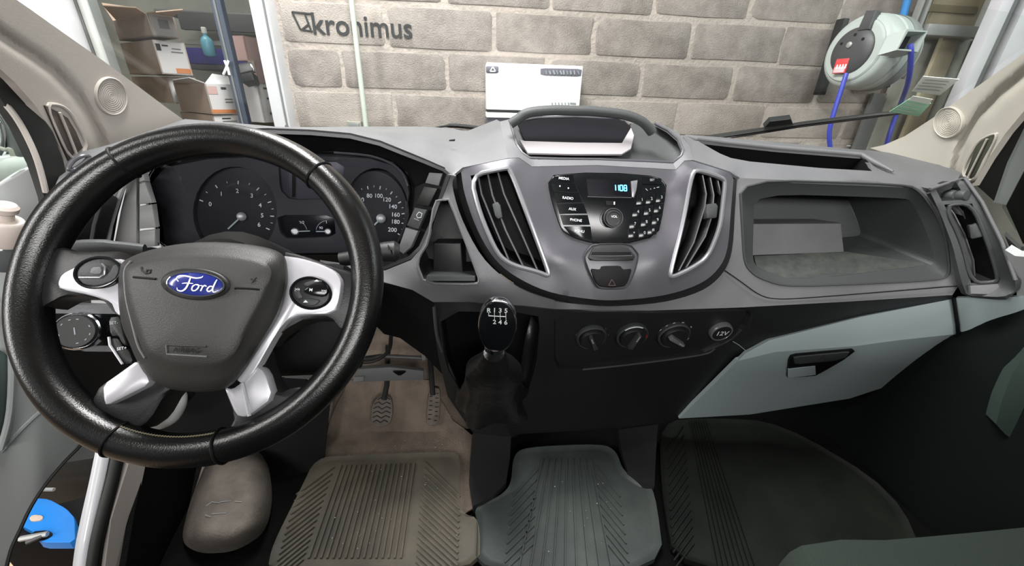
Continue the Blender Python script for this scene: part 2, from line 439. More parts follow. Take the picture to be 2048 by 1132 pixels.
# print on the block
def wtext(s, px, py, sz, m): return text('block_print', s, P(px, py, WY)+Vector((0, -.001, 0)), Vector((1, 0, 0)), Vector((0, 0, 1)), sz, m, wallf, .0004, 'LEFT', 0, 1.0, .012)
wtext('kronimus', 622, 49, .118, M_INK)
lp = []
for a, b in (((584, 24), (622, 28)), ((584, 24), (601, 59)), ((601, 59), (626, 63)), ((610, 29), (622, 60)), ((603, 60), (618, 48))):
    lp.append(boxpiece(P(*a, WY)-Vector((0, .0005, 0)), P(*b, WY)-Vector((0, .0005, 0)), .008, Vector((0, -1, 0)), .002))
multi('block_logo', lp, M_INK, wallf)

# door frame at the left end of the wall
fx1 = P(589, 252, WY-.03).x; fx0 = P(558, 252, WY-.03).x
dfr = struct(mk('door_1', [], [], None)); bpy.data.objects.remove(dfr)
dfr = box('door_1', ((fx0+fx1)/2, WY-.02, 1.5), (fx1-fx0, .12, 3.0), M_WHITE, None, 0, .004); struct(dfr)
box('frame_groove', (fx1-.012, WY-.083, 1.5), (.006, .008, 3.0), M_GREY, dfr, 0, 0)
box('frame_stop', (fx0-.012, WY+.01, 1.5), (.024, .05, 3.0), M_WHITE, dfr, 0, .002)
lathe('frame_screw', [(.008, 0), (.008, .004), (.005, .005)], P(574, 253, WY-.08), Vector((0, -1, 0)), M_GREY2, dfr, 10)
# left leaf, the store room behind
lx = P(163, 0, 2.05).x
leaf = thing('door_leaf', (lx-.5, 2.05, 0), 'white glazed door leaf left of the stacked cartons, above the beige pillar', 'door')
box('leaf_panel', (lx-.52, 2.07, 1.5), (.98, .03, 3.0), M_WHITE, leaf, 0, .003)
box('edge_seal', (lx-.018, 2.055, 1.5), (.012, .03, 3.0), M_GREY2, leaf, 0, .001)
box('edge_strip', (lx+.012, 2.06, 1.5), (.04, .05, 3.0), M_STEEL, leaf, 0, .003)
struct(box('wall_back', (-2.6, 4.05, 1.5), (4.6, .1, 3.0), M_PUTTY, None, 0, 0))
# cartons
def carton(px, py, Y, yaw, xl, xr, yb, name, label, mL, mR, group=None, lid=True, openup=False, prints=(), band=False):
    c = P(px, py, Y); a = math.radians(yaw)
    ul = Vector((-math.cos(a), math.sin(a), 0)); ur = Vector((math.sin(a), math.cos(a), 0))
    wl = solve(lambda t: c+ul*t, xl, 0, .9, 0); wr = solve(lambda t: c+ur*t, xr, 0, .9, 0)
    h = solve(lambda t: c-Vector((0, 0, t)), yb, 0, 1.2, 1)
    o = thing(name, c-Vector((0, 0, h)), label, 'box', group); dz = Vector((0, 0, -h))
    t = .006
    def face(nm, A, u, W, m, n):
        vs = [A, A+u*W, A+u*W+dz, A+dz]; plate(nm, vs, t, m, o, .001, False)
    face('side_panel', c, ul, wl, mL, None); face('side_panel', c, ur, wr, mR, None)
    face('side_panel', c+ul*wl, ur, wr, mR, None); face('side_panel', c+ur*wr, ul, wl, mL, None)
    q = [c, c+ul*wl, c+ul*wl+ur*wr, c+ur*wr]
    plate('bottom_panel', [p+dz for p in q], t, mL, o, .001, False)
    if not openup:
        m = (q[0]+q[1])/2; m2 = (q[2]+q[3])/2
        plate('top_flap', [q[0], m, m2, q[3]], .004, mR, o, .001, False, Vector((0, 0, 1)))
        plate('top_flap', [m, q[1], q[2], m2], .004, mR, o, .001, False, Vector((0, 0, 1)))
    nR = ur.cross(Vector((0, 0, 1)));  nR = nR if nR.dot(CAM-c) > 0 else -nR
    for (u0, v0, u1, v1, m) in prints:          # flat print on the right face, in fractions
        A = c+ur*wr*u0+dz*v0+nR*.002; B = c+ur*wr*u1+dz*v0+nR*.002; C_ = c+ur*wr*u1+dz*v1+nR*.002; D = c+ur*wr*u0+dz*v1+nR*.002
        mk('print', [A, B, C_, D], [[0, 1, 2, 3]], m, o)
    nL = ul.cross(Vector((0, 0, 1))); nL = nL if nL.dot(CAM-c) > 0 else -nL
    return o, c, ul, ur, wl, wr, h
PR = [(.25, .12, .45, .16, M_INK), (.55, .2, .85, .23, M_GREY), (.5, .3, .9, .33, M_GREY)]
G = 'cartons stacked behind the doorway'
o, c, ul, ur, wl, wr, h = carton(293, 27, 2.75, 40, 226, 345, 72, 'carton', 'shaded brown carton with open tan flaps, topmost of the stack', M_CARD, M_CARDW, G, openup=True, prints=[(.35, .2, .75, .6, M_PRINTG), (.55, .75, .7, .9, M_PAPER)])
q0, q1 = c, c+ul*wl
plate('top_flap', [q0+ul*wl*.9, q0+ul*.02, P(272, 16, 2.62), P(206, 12, 2.66)], .005, M_CARDT, o, .001, False)
plate('top_flap', [q0, q0+ur*wr, P(366, 20, 2.68), P(312, 25, 2.6)], .005, M_CARDT, o, .001, False)
plate('top_flap', [q1, q1+ur*wr, q1+ur*wr+ul*.1+Vector((0, 0, .1)), q1+ul*.1+Vector((0, 0, .1))], .005, M_CARDT, o, .001, False)
carton(304, 79, 2.74, 40, 240, 366, 148, 'carton', 'large carton with white printed side and orange lower corner, second in the stack', M_CARD, M_CARDW, G, prints=PR+[(.05, .1, .2, .3, M_INK), (.5, .8, 1, .95, M_ORANGE)])
carton(334, 153, 2.8, 40, 262, 388, 205, 'carton', 'carton with white side, under the one with the orange corner', M_CARD, M_CARDW, G, prints=[(.4, .25, .7, .35, M_INK)])
o, c, ul, ur, wl, wr, h = carton(409, 167, 2.5, 40, 347, 463, 226, 'carton', 'open carton with raised white flaps and a red print, above the wheel rim', M_CARD, M_CARDW, G, openup=True, prints=[(.05, .08, .4, .35, M_PINK), (.55, .1, .75, .18, M_INK), (.6, .5, .9, .54, M_GREY), (.6, .6, .9, .64, M_GREY), (0, .88, 1, 1, M_ORANGE)])
plate('top_flap', [c, c+ur*wr, P(462, 153, 2.68), P(424, 147, 2.6)], .005, M_CARDW, o, .001, False)
plate('top_flap', [c, c+ul*wl, P(345, 161, 2.6), P(378, 156, 2.42)], .005, M_CARDW, o, .001, False)
carton(424, 230, 2.51, 40, 360, 482, 290, 'carton', 'carton with grey lettering showing just above the wheel rim', M_CARD, M_CARDW, G, prints=[(.3, .1, .6, .14, M_INK), (.3, .2, .8, .23, M_GREY), (.3, .3, .7, .33, M_GREY)])
carton(514, 168, 2.55, 25, 479, 546, 243, 'carton', 'tall white carton beside the white door frame, shaded on its left', M_CARDW, M_CARDW, G, prints=[(.3, .08, .7, .13, M_INK), (.4, .35, .6, .4, M_INK), (.4, .75, .8, .82, M_GREY)])
carton(486, 71, 3.0, 20, 466, 530, 122, 'carton', 'pink cardboard box high on the shelf, beside the door frame', M_PINK, M_PINK, G)
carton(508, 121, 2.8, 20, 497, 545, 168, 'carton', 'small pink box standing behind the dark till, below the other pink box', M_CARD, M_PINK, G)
# shelf rack
rk = thing('shelf_rack', P(480, 200, 2.42)*1-Vector((0, 0, P(480, 200, 2.42).z)), 'blue-grey metal shelf rack in the doorway behind the cartons', 'shelf')
pu = P(462, 120, 2.42); box('upright', (pu.x, pu.y, 1.4), (.045, .04, 2.8), M_SHELF, rk, 0, .004)
box('upright_slot_strip', (pu.x-.004, pu.y-.021, 1.4), (.008, .006, 2.8), M_GREY, rk, 0, 0)
a, b = P(352, 22, 3.4), P(352, 58, 3.4); a2 = P(523, 25, 3.4)
box('shelf_beam', ((a.x+a2.x)/2, 3.42, (a.z+b.z)/2), (a2.x-a.x, .04, a.z-b.z), M_GREY2, rk, 0, .003)
box('shelf_board', ((a.x+a2.x)/2, 3.67, a.z), (a2.x-a.x+.3, .5, .02), M_GREY, rk, 0, .002)
b0 = P(360, 75, 3.4); b1 = P(470, 90, 3.4)
box('shelf_rail', ((b0.x+b1.x)/2, 3.46, b0.z-.02), (b1.x-b0.x+.1, .03, .03), M_PUTTY, rk, 0, .002)
b2 = P(380, 118, 3.3); b3 = P(480, 124, 3.3)
box('shelf_board', ((b2.x+b3.x)/2, 3.55, b2.z-.045), (b3.x-b2.x+.1, .5, .03), M_GREY2, rk, 0, .002)
box('shelf_board', ((b2.x+b3.x)/2, 3.55, P(420, 205, 3.3).z), (b3.x-b2.x+.1, .5, .03), M_GREY2, rk, 0, .002)
# things on the shelf
tr = box('plastic_tray', P(416, 106, 3.4)+Vector((0, .1, -.02)), (.46, .2, .1), mat('violet_blue_plastic', (60, 56, 128), .4), None, 0, .01); tag(tr, 'violet-blue plastic tray on the shelf between the cartons', 'tray')
bt = thing('spray_bottle', P(421, 112, 3.2), 'turquoise bottle with pale cap standing at the blue tray', 'bottle')
bo = P(421, 113, 3.2); lathe('bottle_body', [(.03, 0), (.036, .01), (.036, .08), (.03, .1), (.014, .115), (.014, .13)], bo, Vector((0, 0, 1)), mat('turquoise_plastic', (110, 176, 196), .3), bt, 16)
lathe('cap', [(.016, .13), (.016, .16), (.01, .165)], bo, Vector((0, 0, 1)), M_PAPER, bt, 12)
ti = thing('card_terminal', P(492, 158, 2.5), 'small dark card terminal with tilted grey screen before the pink box', 'device')
p0 = [P(474, 130, 2.55), P(499, 126, 2.55), P(506, 140, 2.5), P(478, 146, 2.5)]
plate('screen', p0, .015, M_GREY2, ti, .003)
plate('screen_frame', [P(472, 128, 2.556), P(501, 123, 2.556), P(509, 142, 2.506), P(477, 148, 2.506)], .012, M_CHROME, ti, .002)
plate('keypad_body', [P(481, 148, 2.5), P(503, 143, 2.5), P(508, 160, 2.48), P(485, 165, 2.48)], .05, M_DARK, ti, .006)
pc = [P(447, 120, 2.4), P(453, 131, 2.39), P(459, 150, 2.39)]
cs = thing('white_strap', P(455, 150, 2.385), 'crossed white straps tied round the blue-grey upright', 'strap')
tube('strap_band', [P(449, 121, 2.385), P(455, 134, 2.383), P(459, 150, 2.385)], .006, M_WPAN, cs, 6)
tube('strap_band', [P(457, 121, 2.385), P(453, 135, 2.38), P(447, 149, 2.385)], .006, M_WPAN, cs, 6)

# pale pole in front of the wall, small clamp at its foot
pb = P(733, 262, 2.12); pole = thing('pole', (pb.x, pb.y, 0), 'thin pale green pole standing against the brick wall', 'pole')
lathe('pole_shaft', [(.0115, 0), (.0115, 2.9)], Vector((pb.x, pb.y, 0)), Vector((0, 0, 1)), mat('pale_green_paint', (188, 196, 186), .5), pole, 14)
lathe('pole_foot', [(.05, 0), (.05, .01), (.02, .02), (.014, .06)], Vector((pb.x, pb.y, 0)), Vector((0, 0, 1)), M_GREY, pole, 16)
sk = thing('wall_socket', P(706, 250, 2.16), 'small grey surface box low on the wall beside the pale pole', 'socket')
plate('socket_body', L3([(692, 242, 2.165), (721, 244, 2.165), (724, 262, 2.165), (694, 262, 2.165)]), .03, M_PUTTY, sk, .004)
plate('socket_cover', L3([(696, 245, 2.16), (718, 247, 2.16), (720, 262, 2.16), (698, 262, 2.16)]), .006, M_GREY, sk, .003)
# white machine against the wall
y0 = 2.06; tl, tr_, br, bl = P(971, 125, y0), P(1168, 131, y0), P(1158, 226, y0), P(975, 226, y0)
x0, x1, zt = (tl.x+bl.x)/2, (tr_.x+br.x)/2, (tl.z+tr_.z)/2
mc = thing('white_cabinet', ((x0+x1)/2, 2.12, 0), 'white enamelled cabinet with dark corner labels, against the brick wall', 'cabinet')
zs = P(980, 219, y0).z; zs2 = P(980, 236, y0).z
box('cabinet_body', ((x0+x1)/2, y0+.07, (zt+zs)/2), (x1-x0, .12, zt-zs), M_WPAN, mc, 0, .004)
box('dark_seam', ((x0+x1)/2, y0+.075, zs-.006), (x1-x0-.01, .12, .012), M_DARK, mc, 0, 0)
box('front_ledge', ((x0+x1)/2, y0+.066, zs-.024), (x1-x0, .13, .022), M_WPAN, mc, 0, .003)
box('drawer_slot', ((x0+x1)/2, y0+.075, zs-.05), (x1-x0-.01, .12, .035), mat('violet_grey_enamel', (96, 94, 110), .4), mc, 0, 0)
box('lower_body', ((x0+x1)/2, y0+.07, (zs-.07)/2), (x1-x0, .13, zs-.07), M_WPAN, mc, 0, .003)
lb = plate('warning_label', [p+Vector((0, -.0, 0)) for p in L3(ch([(972, 132, y0+.008), (997, 132, y0+.008), (997, 146, y0+.008), (972, 146, y0+.008)], 1, True, .12))], .002, mat('label_grey', (112, 110, 122), .5), mc, .0005)
tri = [P(986, 134, y0+.005), P(991, 143, y0+.005), P(980, 143, y0+.005)]
multi('warning_triangle', [boxpiece(tri[i], tri[(i+1) % 3], .006, Vector((0, -1, 0)), .001) for i in range(3)], M_PRINT, mc)
plate('name_label', L3(ch([(1081, 136, y0+.008), (1164, 138, y0+.008), (1162, 153, y0+.008), (1081, 150, y0+.008)], 1, True, .1)), .002, MATS['label_grey'], mc, .0005)
multi('label_marks', [boxpiece(P(1092+k*7, 140+random.uniform(0, 2), y0+.004), P(1094+k*7+random.uniform(-1, 2), 149, y0+.004), random.uniform(.004, .01), Vector((0, -1, 0)), .001) for k in range(10)], M_PRINTG, mc)
multi('maker_mark', [boxpiece(P(1104+k*6.5, 205, y0+.007), P(1105+k*6.5, 210, y0+.007), .006, Vector((0, -1, 0)), .001) for k in range(6)]+[boxpiece(P(1140, 206, y0+.007), P(1152, 207, y0+.007), .008, Vector((0, -1, 0)), .001)], M_PRINTG, mc)
# black kit bag line low behind the dash
wb = thing('windscreen_wiper', P(905, 250, 1.36), 'dark wiper tip at the foot of the windscreen, before the white cabinet', 'wiper')
tube('arm', cr([P(868, 256, 1.36), P(900, 251, 1.36), P(940, 254, 1.36), P(972, 258, 1.36)], 4, False), [.003]*4+[.007]*5+[.006]*4, M_DARK, wb, 8)

# ---------------------------------------------------------------- hose reel
fc = P(1709, 103, 1.84); ax = Vector((-.97, -.15, .03)).normalized()
reel = thing('hose_reel', fc-Vector((0, 0, .17)), 'pale grey wall hose reel with dark round cover and red label', 'hose reel')
zc = (fc-CAM).dot(FW); S = zc/F_PX; Rr = 66*S
UPV = Vector((0, 0, 1))
lathe('drum_shell', [(Rr*.86, -.19), (Rr*.95, -.188), (Rr*1.0, -.175), (Rr*1.02, -.12), (Rr*1.02, -.085), (Rr*.985, -.08), (Rr*.985, -.07), (Rr*1.02, -.065), (Rr*1.0, -.02), (Rr*.94, -.004), (Rr*.9, 0), (Rr*.86, .004), (Rr*.8, .002)], fc, ax, M_REEL, reel, 48)
lathe('face_disc', [(Rr*.84, -.01), (Rr*.84, .006), (Rr*.80, .012), (Rr*.7, .014)], fc, ax, M_REEL, reel, 48)
lathe('round_cover', [(Rr*.62, 0), (Rr*.62, .018), (Rr*.58, .024), (Rr*.3, .03), (.001, .031)], fc, ax, M_COVER, reel, 40)
vr = (UPV-ax*UPV.dot(ax)).normalized(); vh = ax.cross(vr)
if vh.dot(RT) < 0: vh = -vh
def RF(a, b, h): return fc+vh*a*Rr+vr*b*Rr+ax*h
plate('cover_strap', [RF(.02, .52, .03), RF(.36, .52, .03), RF(.32, 1.0, .02), RF(.02, 1.03, .02)], .03, M_COVER, reel, .004)
lathe('cover_screw', [(.012, 0), (.012, .008), (.008, .01)], RF(-.05, .16, .028), ax, M_STEEL, reel, 12)
for q in ((.28, .28), (-.34, .22), (0, .42)): lathe('cover_hole', [(.006, 0), (.006, .004)], RF(q[0], q[1], .026), ax, M_BLACK, reel, 8)
plate('red_label', [RF(-.3, -.2, .032), RF(.1, -.2, .032), RF(.1, -.6, .032), RF(-.3, -.6, .032)], .006, M_RED, reel, .001)
plate('label_print', [RF(-.27, -.42, .0335), RF(.07, -.42, .0335), RF(.07, -.58, .0335), RF(-.27, -.58, .0335)], .001, mat('pink_white_print', (244, 190, 196), .6), reel, .0003)
multi('label_letters', [boxpiece(RF(-.2+k*.09, -.36, .0335), RF(-.2+k*.09, -.48, .0335), .007, ax, .001) for k in range(4)], M_WPAN, reel)
# outlet mouth on the right of the drum
mo = P(1822, 84, 1.97); e1 = (P(1842, 60, 1.97)-P(1808, 62, 1.97)).normalized()
mring = L3([(1814, 58, 1.63), (1856, 62, 1.67), (1836, 104, 1.64), (1793, 100, 1.60)]); inm = inset(mring, .012)
nm = pnorm(mring)
loft('outlet_mouth', [[p-nm*.06 for p in mring], mring, inm, [p-nm*.05 for p in inm]], M_REEL, reel, True, True, False)
plate('mouth_dark', [p-nm*.046 for p in inset(mring, .014)], .003, M_BLACK, reel, .0005)
lathe('side_rib_band', [(Rr*1.005, -.17), (Rr*1.025, -.165), (Rr*1.035, -.125), (Rr*1.03, -.12)], fc, ax, M_REEL2, reel, 48, False)
wbk = P(1690, 120, 2.15); box('wall_bracket', (P(1676, 115, 2.12).x, 2.165, P(1676, 115, 2.12).z), (.03, .05, .34), M_DARK, reel, 0, .004)
box('wall_bracket', (P(1735, 165, 2.12).x, 2.1, P(1735, 165, 2.12).z), (.05, .18, .05), M_DARK, reel, 0, .004)
def hose(name, pts, r, m, label, k=5): 
    o = tube(name, cr(pts, k, False), r, m, None, 10); tag(o, label, 'hose'); return o
hose('hose', [P(1693, 147, 1.8), P(1684, 175, 1.79), P(1668, 225, 1.78), P(1659, 262, 1.78), P(1661, 300, 1.78), P(1670, 350, 1.78), P(1690, 430, 1.8)], .0095, M_HOSE, 'blue hose hanging from the dark cover of the hose reel')
hose('hose', [P(1820, 88, 1.64), P(1822, 112, 1.64), P(1816, 165, 1.70), P(1798, 215, 1.92), P(1780, 265, 1.92), P(1768, 320, 1.92), P(1760, 420, 1.94)], .0095, M_HOSE, 'violet-blue hose dropping from the reel outlet, right of the drum')
o = tube('air_pipe', [P(1823, -60, 2.12), P(1815, 0, 2.12), P(1804, 42, 2.12)], .016, M_PIPE, None, 12); tag(o, 'bright blue pipe running up behind the hose reel', 'pipe')
# right-hand rack of sheets
rr_ = thing('sheet_rack', (P(1880, 120, 2.1).x, 2.1, 0), 'grey steel rack holding olive boards and pale sheets, right of the reel', 'rack')
def vboard(nm, xa, ya, wdt, Y, z0, z1, m, dep=.02): 
    c = P(xa, ya, Y); return box(nm, (c.x, Y, (z0+z1)/2), (wdt, dep, z1-z0), m, rr_, 0, .002)
zt2 = 2.75; zrail = P(1900, 62, 2.02).z
vboard('board', 1905, 40, .27, 2.1, zrail-.02, zt2, M_OLIVE); 
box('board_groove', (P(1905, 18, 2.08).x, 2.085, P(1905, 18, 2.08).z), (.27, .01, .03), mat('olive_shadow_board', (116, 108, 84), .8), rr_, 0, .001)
vboard('board', 1878, 130, .1, 2.08, .2, zrail-.02, mat('straw_board', (176, 166, 140), .8))
vboard('sheet', 1840, 150, .14, 2.14, .1, zrail-.02, M_PUTTY); vboard('sheet', 1910, 130, .1, 2.12, .1, zrail-.02, M_PUTTY); vboard('sheet', 1945, 130, .1, 2.1, .1, zrail, M_GREY)
vboard('sheet', 1790, 200, .12, 2.15, .1, 1.75, M_PUTTY); vboard('sheet', 1750, 220, .1, 2.16, .1, 1.68, M_GREY)
pa, pb_ = P(1845, 58, 2.03), P(1972, 66, 2.03)
box('rail', ((pa.x+pb_.x)/2, 2.03, zrail), (pb_.x-pa.x, .05, .045), M_STEEL, rr_, 0, .003)
for xx, yy, ww in ((1836, 20, .01), (1849, 20, .014), (1967, 30, .014)): 
    c = P(xx, yy, 2.03); box('upright', (c.x, 2.03, (zrail+zt2)/2), (ww, .03, zt2-zrail), M_STEEL, rr_, 0, .002)
c = P(1978, 60, 2.0); box('upright', (c.x+.02, 2.02, 1.4), (.05, .05, 2.8), M_GREY, rr_, 0, .003)
dp = thing('white_post', (P(1965, 90, 1.86).x, 1.86, 0), 'white square door post at the far right of the windscreen', 'post')
c = P(1965, 90, 1.86); box('post_shaft', (c.x, c.y, 1.4), (.055, .05, 2.8), M_WHITE, dp, 0, .004)
box('post_side', (c.x+.075, c.y+.05, 1.4), (.1, .03, 2.8), M_GREY, dp, 0, .003)
box('post_stop', (c.x+.2, c.y+.03, 1.4), (.13, .04, 2.8), M_WHITE, dp, 0, .003)
# blue bracket and boards on the ground outside the driver's door
gz = .02
fl = 0.62                                       # cab floor height
br_o = thing('blue_bracket', P(85, 1050, 1.05), 'bright blue steel bracket with two cut-outs on the ground outside the door', 'bracket')
gp = Vector((0, 0, .03)); 
bpts = [PZ(a, b, .32) for a, b in ch([(64, 995), (98, 998), (132, 1016), (150, 1036), (150, 1085), (80, 1085), (66, 1064), (40, 1050), (42, 1018)], 1, True, .15)]
plate('bracket_plate', bpts, .03, M_BLUE, br_o, .003)
plate('cut_out', [PZ(a, b, .324) for a, b in ch([(58, 1036), (66, 1029), (86, 1031), (84, 1040), (62, 1043)], 1)], .004, M_CARD, br_o, .0005)
plate('cut_out', [PZ(a, b, .324) for a, b in ch([(62, 1063), (96, 1060), (107, 1068), (92, 1078), (70, 1082)], 1)], .004, M_BLACK, br_o, .0005)
box('bracket_leg', sum((Vector(p) for p in bpts), Vector())/len(bpts)+Vector((0, .02, -.17)), (.22, .12, .3), M_BLACK, br_o, .3, .01)
tube('tool_rod', [PZ(40, 1078, .335), PZ(95, 1068, .335)], .008, M_STEEL, br_o, 6); tube('tool_rod', [PZ(52, 1086, .335), PZ(84, 1072, .335)], .006, M_GREY2, br_o, 6)
for k, (a, b) in enumerate((((20, 1120), (130, 1090)), ((20, 1190), (190, 1150)), ((60, 1260), (200, 1230)))):
    A, B = PZ(*a, .012), PZ(*b, .012); m = (A+B)/2
    o = box('floor_board', m+Vector((-.1, 0, 0)), (.9, .14, .022), mat('floor_board_%s' % 'abc'[k], (205-8*k, 180-6*k, 150), .8), None, math.atan2((B-A).y, (B-A).x), .003)
    tag(o, ['brown board on the ground nearest the blue bracket', 'brown board on the ground, next after the one by the bracket', 'brown board on the ground, farthest from the blue bracket'][k], 'board', 'boards on the ground')
o = box('dark_crate', PZ(95, 930, .3)+Vector((-.25, .1, -.13)), (.8, .34, .32), M_CARDT if False else M_RUB, None, .15, .01); tag(o, 'dark crate standing behind the blue bracket outside the door', 'crate')
o = tube('thin_rod', [PZ(72, 979, .336), PZ(108, 979, .336)], .006, M_STEEL, None, 8); tag(o, 'thin pale rod lying on the dark crate', 'rod')

# ================================================================ VAN: cab shell
floor_pts = [(-.86, 1.3), (1.3, 1.3), (1.3, -.7), (-.86, -.7)]
cf = struct(mk('trim_1', [(x, y, z) for z in (fl-.012, fl-.05) for x, y in floor_pts], [[0, 1, 2, 3], [7, 6, 5, 4]]+[[i, (i+1) % 4, 4+(i+1) % 4, 4+i] for i in range(4)], M_CARPD))
tag(cf, 'dark carpeted cab floor under the rubber mats')
struct(strip('trim_2', [Vector((-.75, 1.0, fl-.01)), Vector((.15, 1.0, fl-.01))], [Vector((-.75, 1.28, fl+.42)), Vector((.15, 1.28, fl+.42))], M_CARP, None, .01))
struct(strip('trim_3', [Vector((-.8, 1.28, fl+.3)), Vector((1.25, 1.28, fl+.3))], [Vector((-.8, 1.32, 1.46)), Vector((1.25, 1.32, 1.46))], M_BLACK, None, .01))
struct(strip('trim_4', [Vector((.1, 1.06, fl-.01)), Vector((1.25, 1.06, fl-.01))], [Vector((.1, 1.28, fl+.42)), Vector((1.25, 1.28, fl+.42))], M_CARPD, None, .01))
# roof lining and rear bulkhead lip (above and behind the view)
struct(box('ceiling', (.22, -.05, 2.16), (1.8, 1.25, .03), M_PILL, None, 0, .01))
surf('kick_panel', [(170, 850, .90), (300, 770, .93), (420, 780, .95), (600, 750, .97), (660, 800, .97), (648, 925, .9), (570, 1000, .80), (440, 920, .9), (300, 940, .88), (235, 945, .82)], M_BLACK, None, grid=24, thick=.01, lam=.05)['kind'] = 'structure'
bpy.data.objects['kick_panel'].name = 'trim_7'
# brown carpet on the driver's floor
carp = surf('carpet', [(640, 935), (652, 870), (668, 820), (700, 760), (860, 760), (905, 840), (945, 870), (955, 1010), (925, 1030), (600, 1030)], M_CARP, None,
    fn=lambda x, y: min(PZ(x, y, fl+.004).y, 1.0+max(0, (CAM.z-fl)*0) if False else 99) if PZ(x, y, fl+.004).y < .99 else PP(x, y, Vector((0, .985, fl)), Vector((0, -.42, .28)).normalized()).y, grid=18, thick=.006, jit=.0015)
tag(carp, 'dusty brown carpet under the pedals, in front of the ribbed mat', 'carpet')

# rubber mats: base sheet, rim, ribs
def fmat(name, outline, ribs, m, label, z=fl+.012, rib_h=.005, rim=True):
    o = thing(name, PZ(outline[0][0], outline[0][1], z), label, 'floor mat', 'rubber floor mats')
    pts = [PZ(a, b, z) for a, b in ch(outline, 2)]
    c = sum(pts, Vector())/len(pts); o.location = Vector((c.x, c.y, fl))
    n = Vector((0, 0, 1)); k = len(pts)
    loft('mat_sheet', [[p-n*.01 for p in pts], [p+n*.006 for p in pts], inset(pts, .012), inset(pts, .02)], m, o, True, True)
    pc = []
    for (a, b, wd) in ribs:
        A, B = PZ(*a, z), PZ(*b, z); pc.append(boxpiece(A, B, wd, n, rib_h))
    rb = multi('ribs', pc, m, o); rb['kind'] = 'stuff'
    return o
rb = []
for i in range(16):                             # long ribs in the middle
    t = i/15; rb.append(((683+t*146, 932-t*5), (618+t*184, 1118), .006))
for i in range(15):                             # left chevrons
    t = i/14; y = 935+t*185; xr = 675-t*62; rb.append(((xr-6, y), (xr-82+t*8, y+56), .006))
for i in range(17):
    t = i/16; y = 925+t*200; xl = 848-t*15; rb.append(((xl, y), (xl+72+t*8, y+70), .006))
fmat('floor_mat', [(632, 918), (700, 914), (905, 905), (921, 916), (919, 1000), (925, 1030), (960, 1040), (960, 1150), (535, 1150), (545, 1095), (600, 985)], rb, M_MAT, 'dirty ribbed rubber mat in the driver footwell, below the pedals')
rb = []
for i in range(9):
    t = i/8; rb.append(((1085+t*95, 918), (1035+t*190, 1150), .005))
for i in range(9):
    t = i/8; y = 960+t*150; rb.append(((1075-t*10, y-20), (1025-t*18, y+35), .005)); rb.append(((1190+t*22, y-25), (1240+t*20, y+35), .005))
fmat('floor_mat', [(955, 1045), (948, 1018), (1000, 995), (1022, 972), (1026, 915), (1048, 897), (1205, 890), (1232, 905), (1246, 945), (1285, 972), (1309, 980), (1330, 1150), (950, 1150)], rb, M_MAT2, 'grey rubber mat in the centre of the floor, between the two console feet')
rb = []
for i in range(15):
    t = i/14; y = 865+t*235; rb.append(((1365+t*22, y-12), (1332+t*16, y+40), .005))
for i in range(8):
    t = i/7; rb.append(((1378+t*34, 842), (1440+t*75, 1150), .005))
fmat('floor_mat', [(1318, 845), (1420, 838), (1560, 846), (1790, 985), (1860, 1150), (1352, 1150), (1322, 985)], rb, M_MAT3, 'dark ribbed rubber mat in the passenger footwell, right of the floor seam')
cb = []
for i in range(70):
    x, y = random.uniform(660, 940), random.uniform(800, 1110)
    if random.random() < .25: x, y = random.uniform(1060, 1230), random.uniform(920, 1110)
    c = PZ(x, y, fl+.02 if y > 915 else fl+.016); 
    if y < 915: c = PZ(random.uniform(690, 930), random.uniform(880, 912), fl+.012)
    r = random.uniform(.0006, .0018); v = [c+Vector(q)*r for q in ((1, 0, 0), (-1, 0, 0), (0, 1, 0), (0, -1, 0), (0, 0, .8), (0, 0, -.8))]
    cb.append((v, [[0, 2, 4], [2, 1, 4], [1, 3, 4], [3, 0, 4], [2, 0, 5], [1, 2, 5], [3, 1, 5], [0, 3, 5]]))
tag(multi('crumbs', cb, mat('pale_grit', (190, 186, 174), .8)), 'scattered pale crumbs and grit on the rubber floor mats', 'crumbs', None, 'stuff')
# carpeted hump left of the driver
hpo = ch([(418, 880), (525, 870), (548, 990), (532, 1066), (470, 1104), (400, 1108), (360, 1085), (378, 1010), (400, 950)], 4)
def hz_(x, y):
    t = math.atan2(y-1000, x-455); r = math.hypot(x-455, y-1000); q = min(hpo, key=lambda p: abs((math.atan2(p[1]-1000, p[0]-455)-t+math.pi) % (2*math.pi)-math.pi))
    return fl+.012+.10*max(0, 1-(r/math.hypot(q[0]-455, q[1]-1000))**5)
hump = surf('footwell_hump', [(a, b) for a, b in hpo], M_FOOT, None, fn=lambda x, y: PZ(x, y, hz_(x, y)).y, grid=9, thick=.012)
tag(hump, 'scuffed grey carpeted hump on the floor left of the driver mat', 'wheel arch')
scr = [boxpiece(PZ(a, b, fl+.1145), PZ(c_, d, fl+.1142), .0012, Vector((0, 0, 1)), .001) for a, b, c_, d in ((412, 1012, 424, 1004), (424, 1004, 440, 1006), (440, 1004, 462, 1002), (470, 1003, 484, 1004), (410, 1030, 422, 1034), (424, 1028, 452, 1026))]
multi('scratch_marks', scr, M_PRINTG, hump)['kind'] = 'stuff'
sd = surf('side_carpet', [(290, 928), (396, 920), (372, 1040), (352, 1150), (248, 1150), (268, 1030)], M_CARPD, None, fn=lambda x, y: PX(x, y, -.66).y+.0006*(x-235), grid=20, thick=.01)
tag(sd, 'dark carpet on the side of the driver footwell, inside the white door sill', 'carpet')
sd2 = surf('sill_trim', [(258, 925), (292, 925), (270, 1030), (250, 1150), (208, 1150), (222, 1040)], mat('grey_sill_plastic', (160, 152, 147), .6), None, fn=lambda x, y: PX(x, y, -.69).y, grid=16, thick=.015)
tag(sd2, 'grey plastic sill trim between the rubber seal and the dark carpet', 'trim')
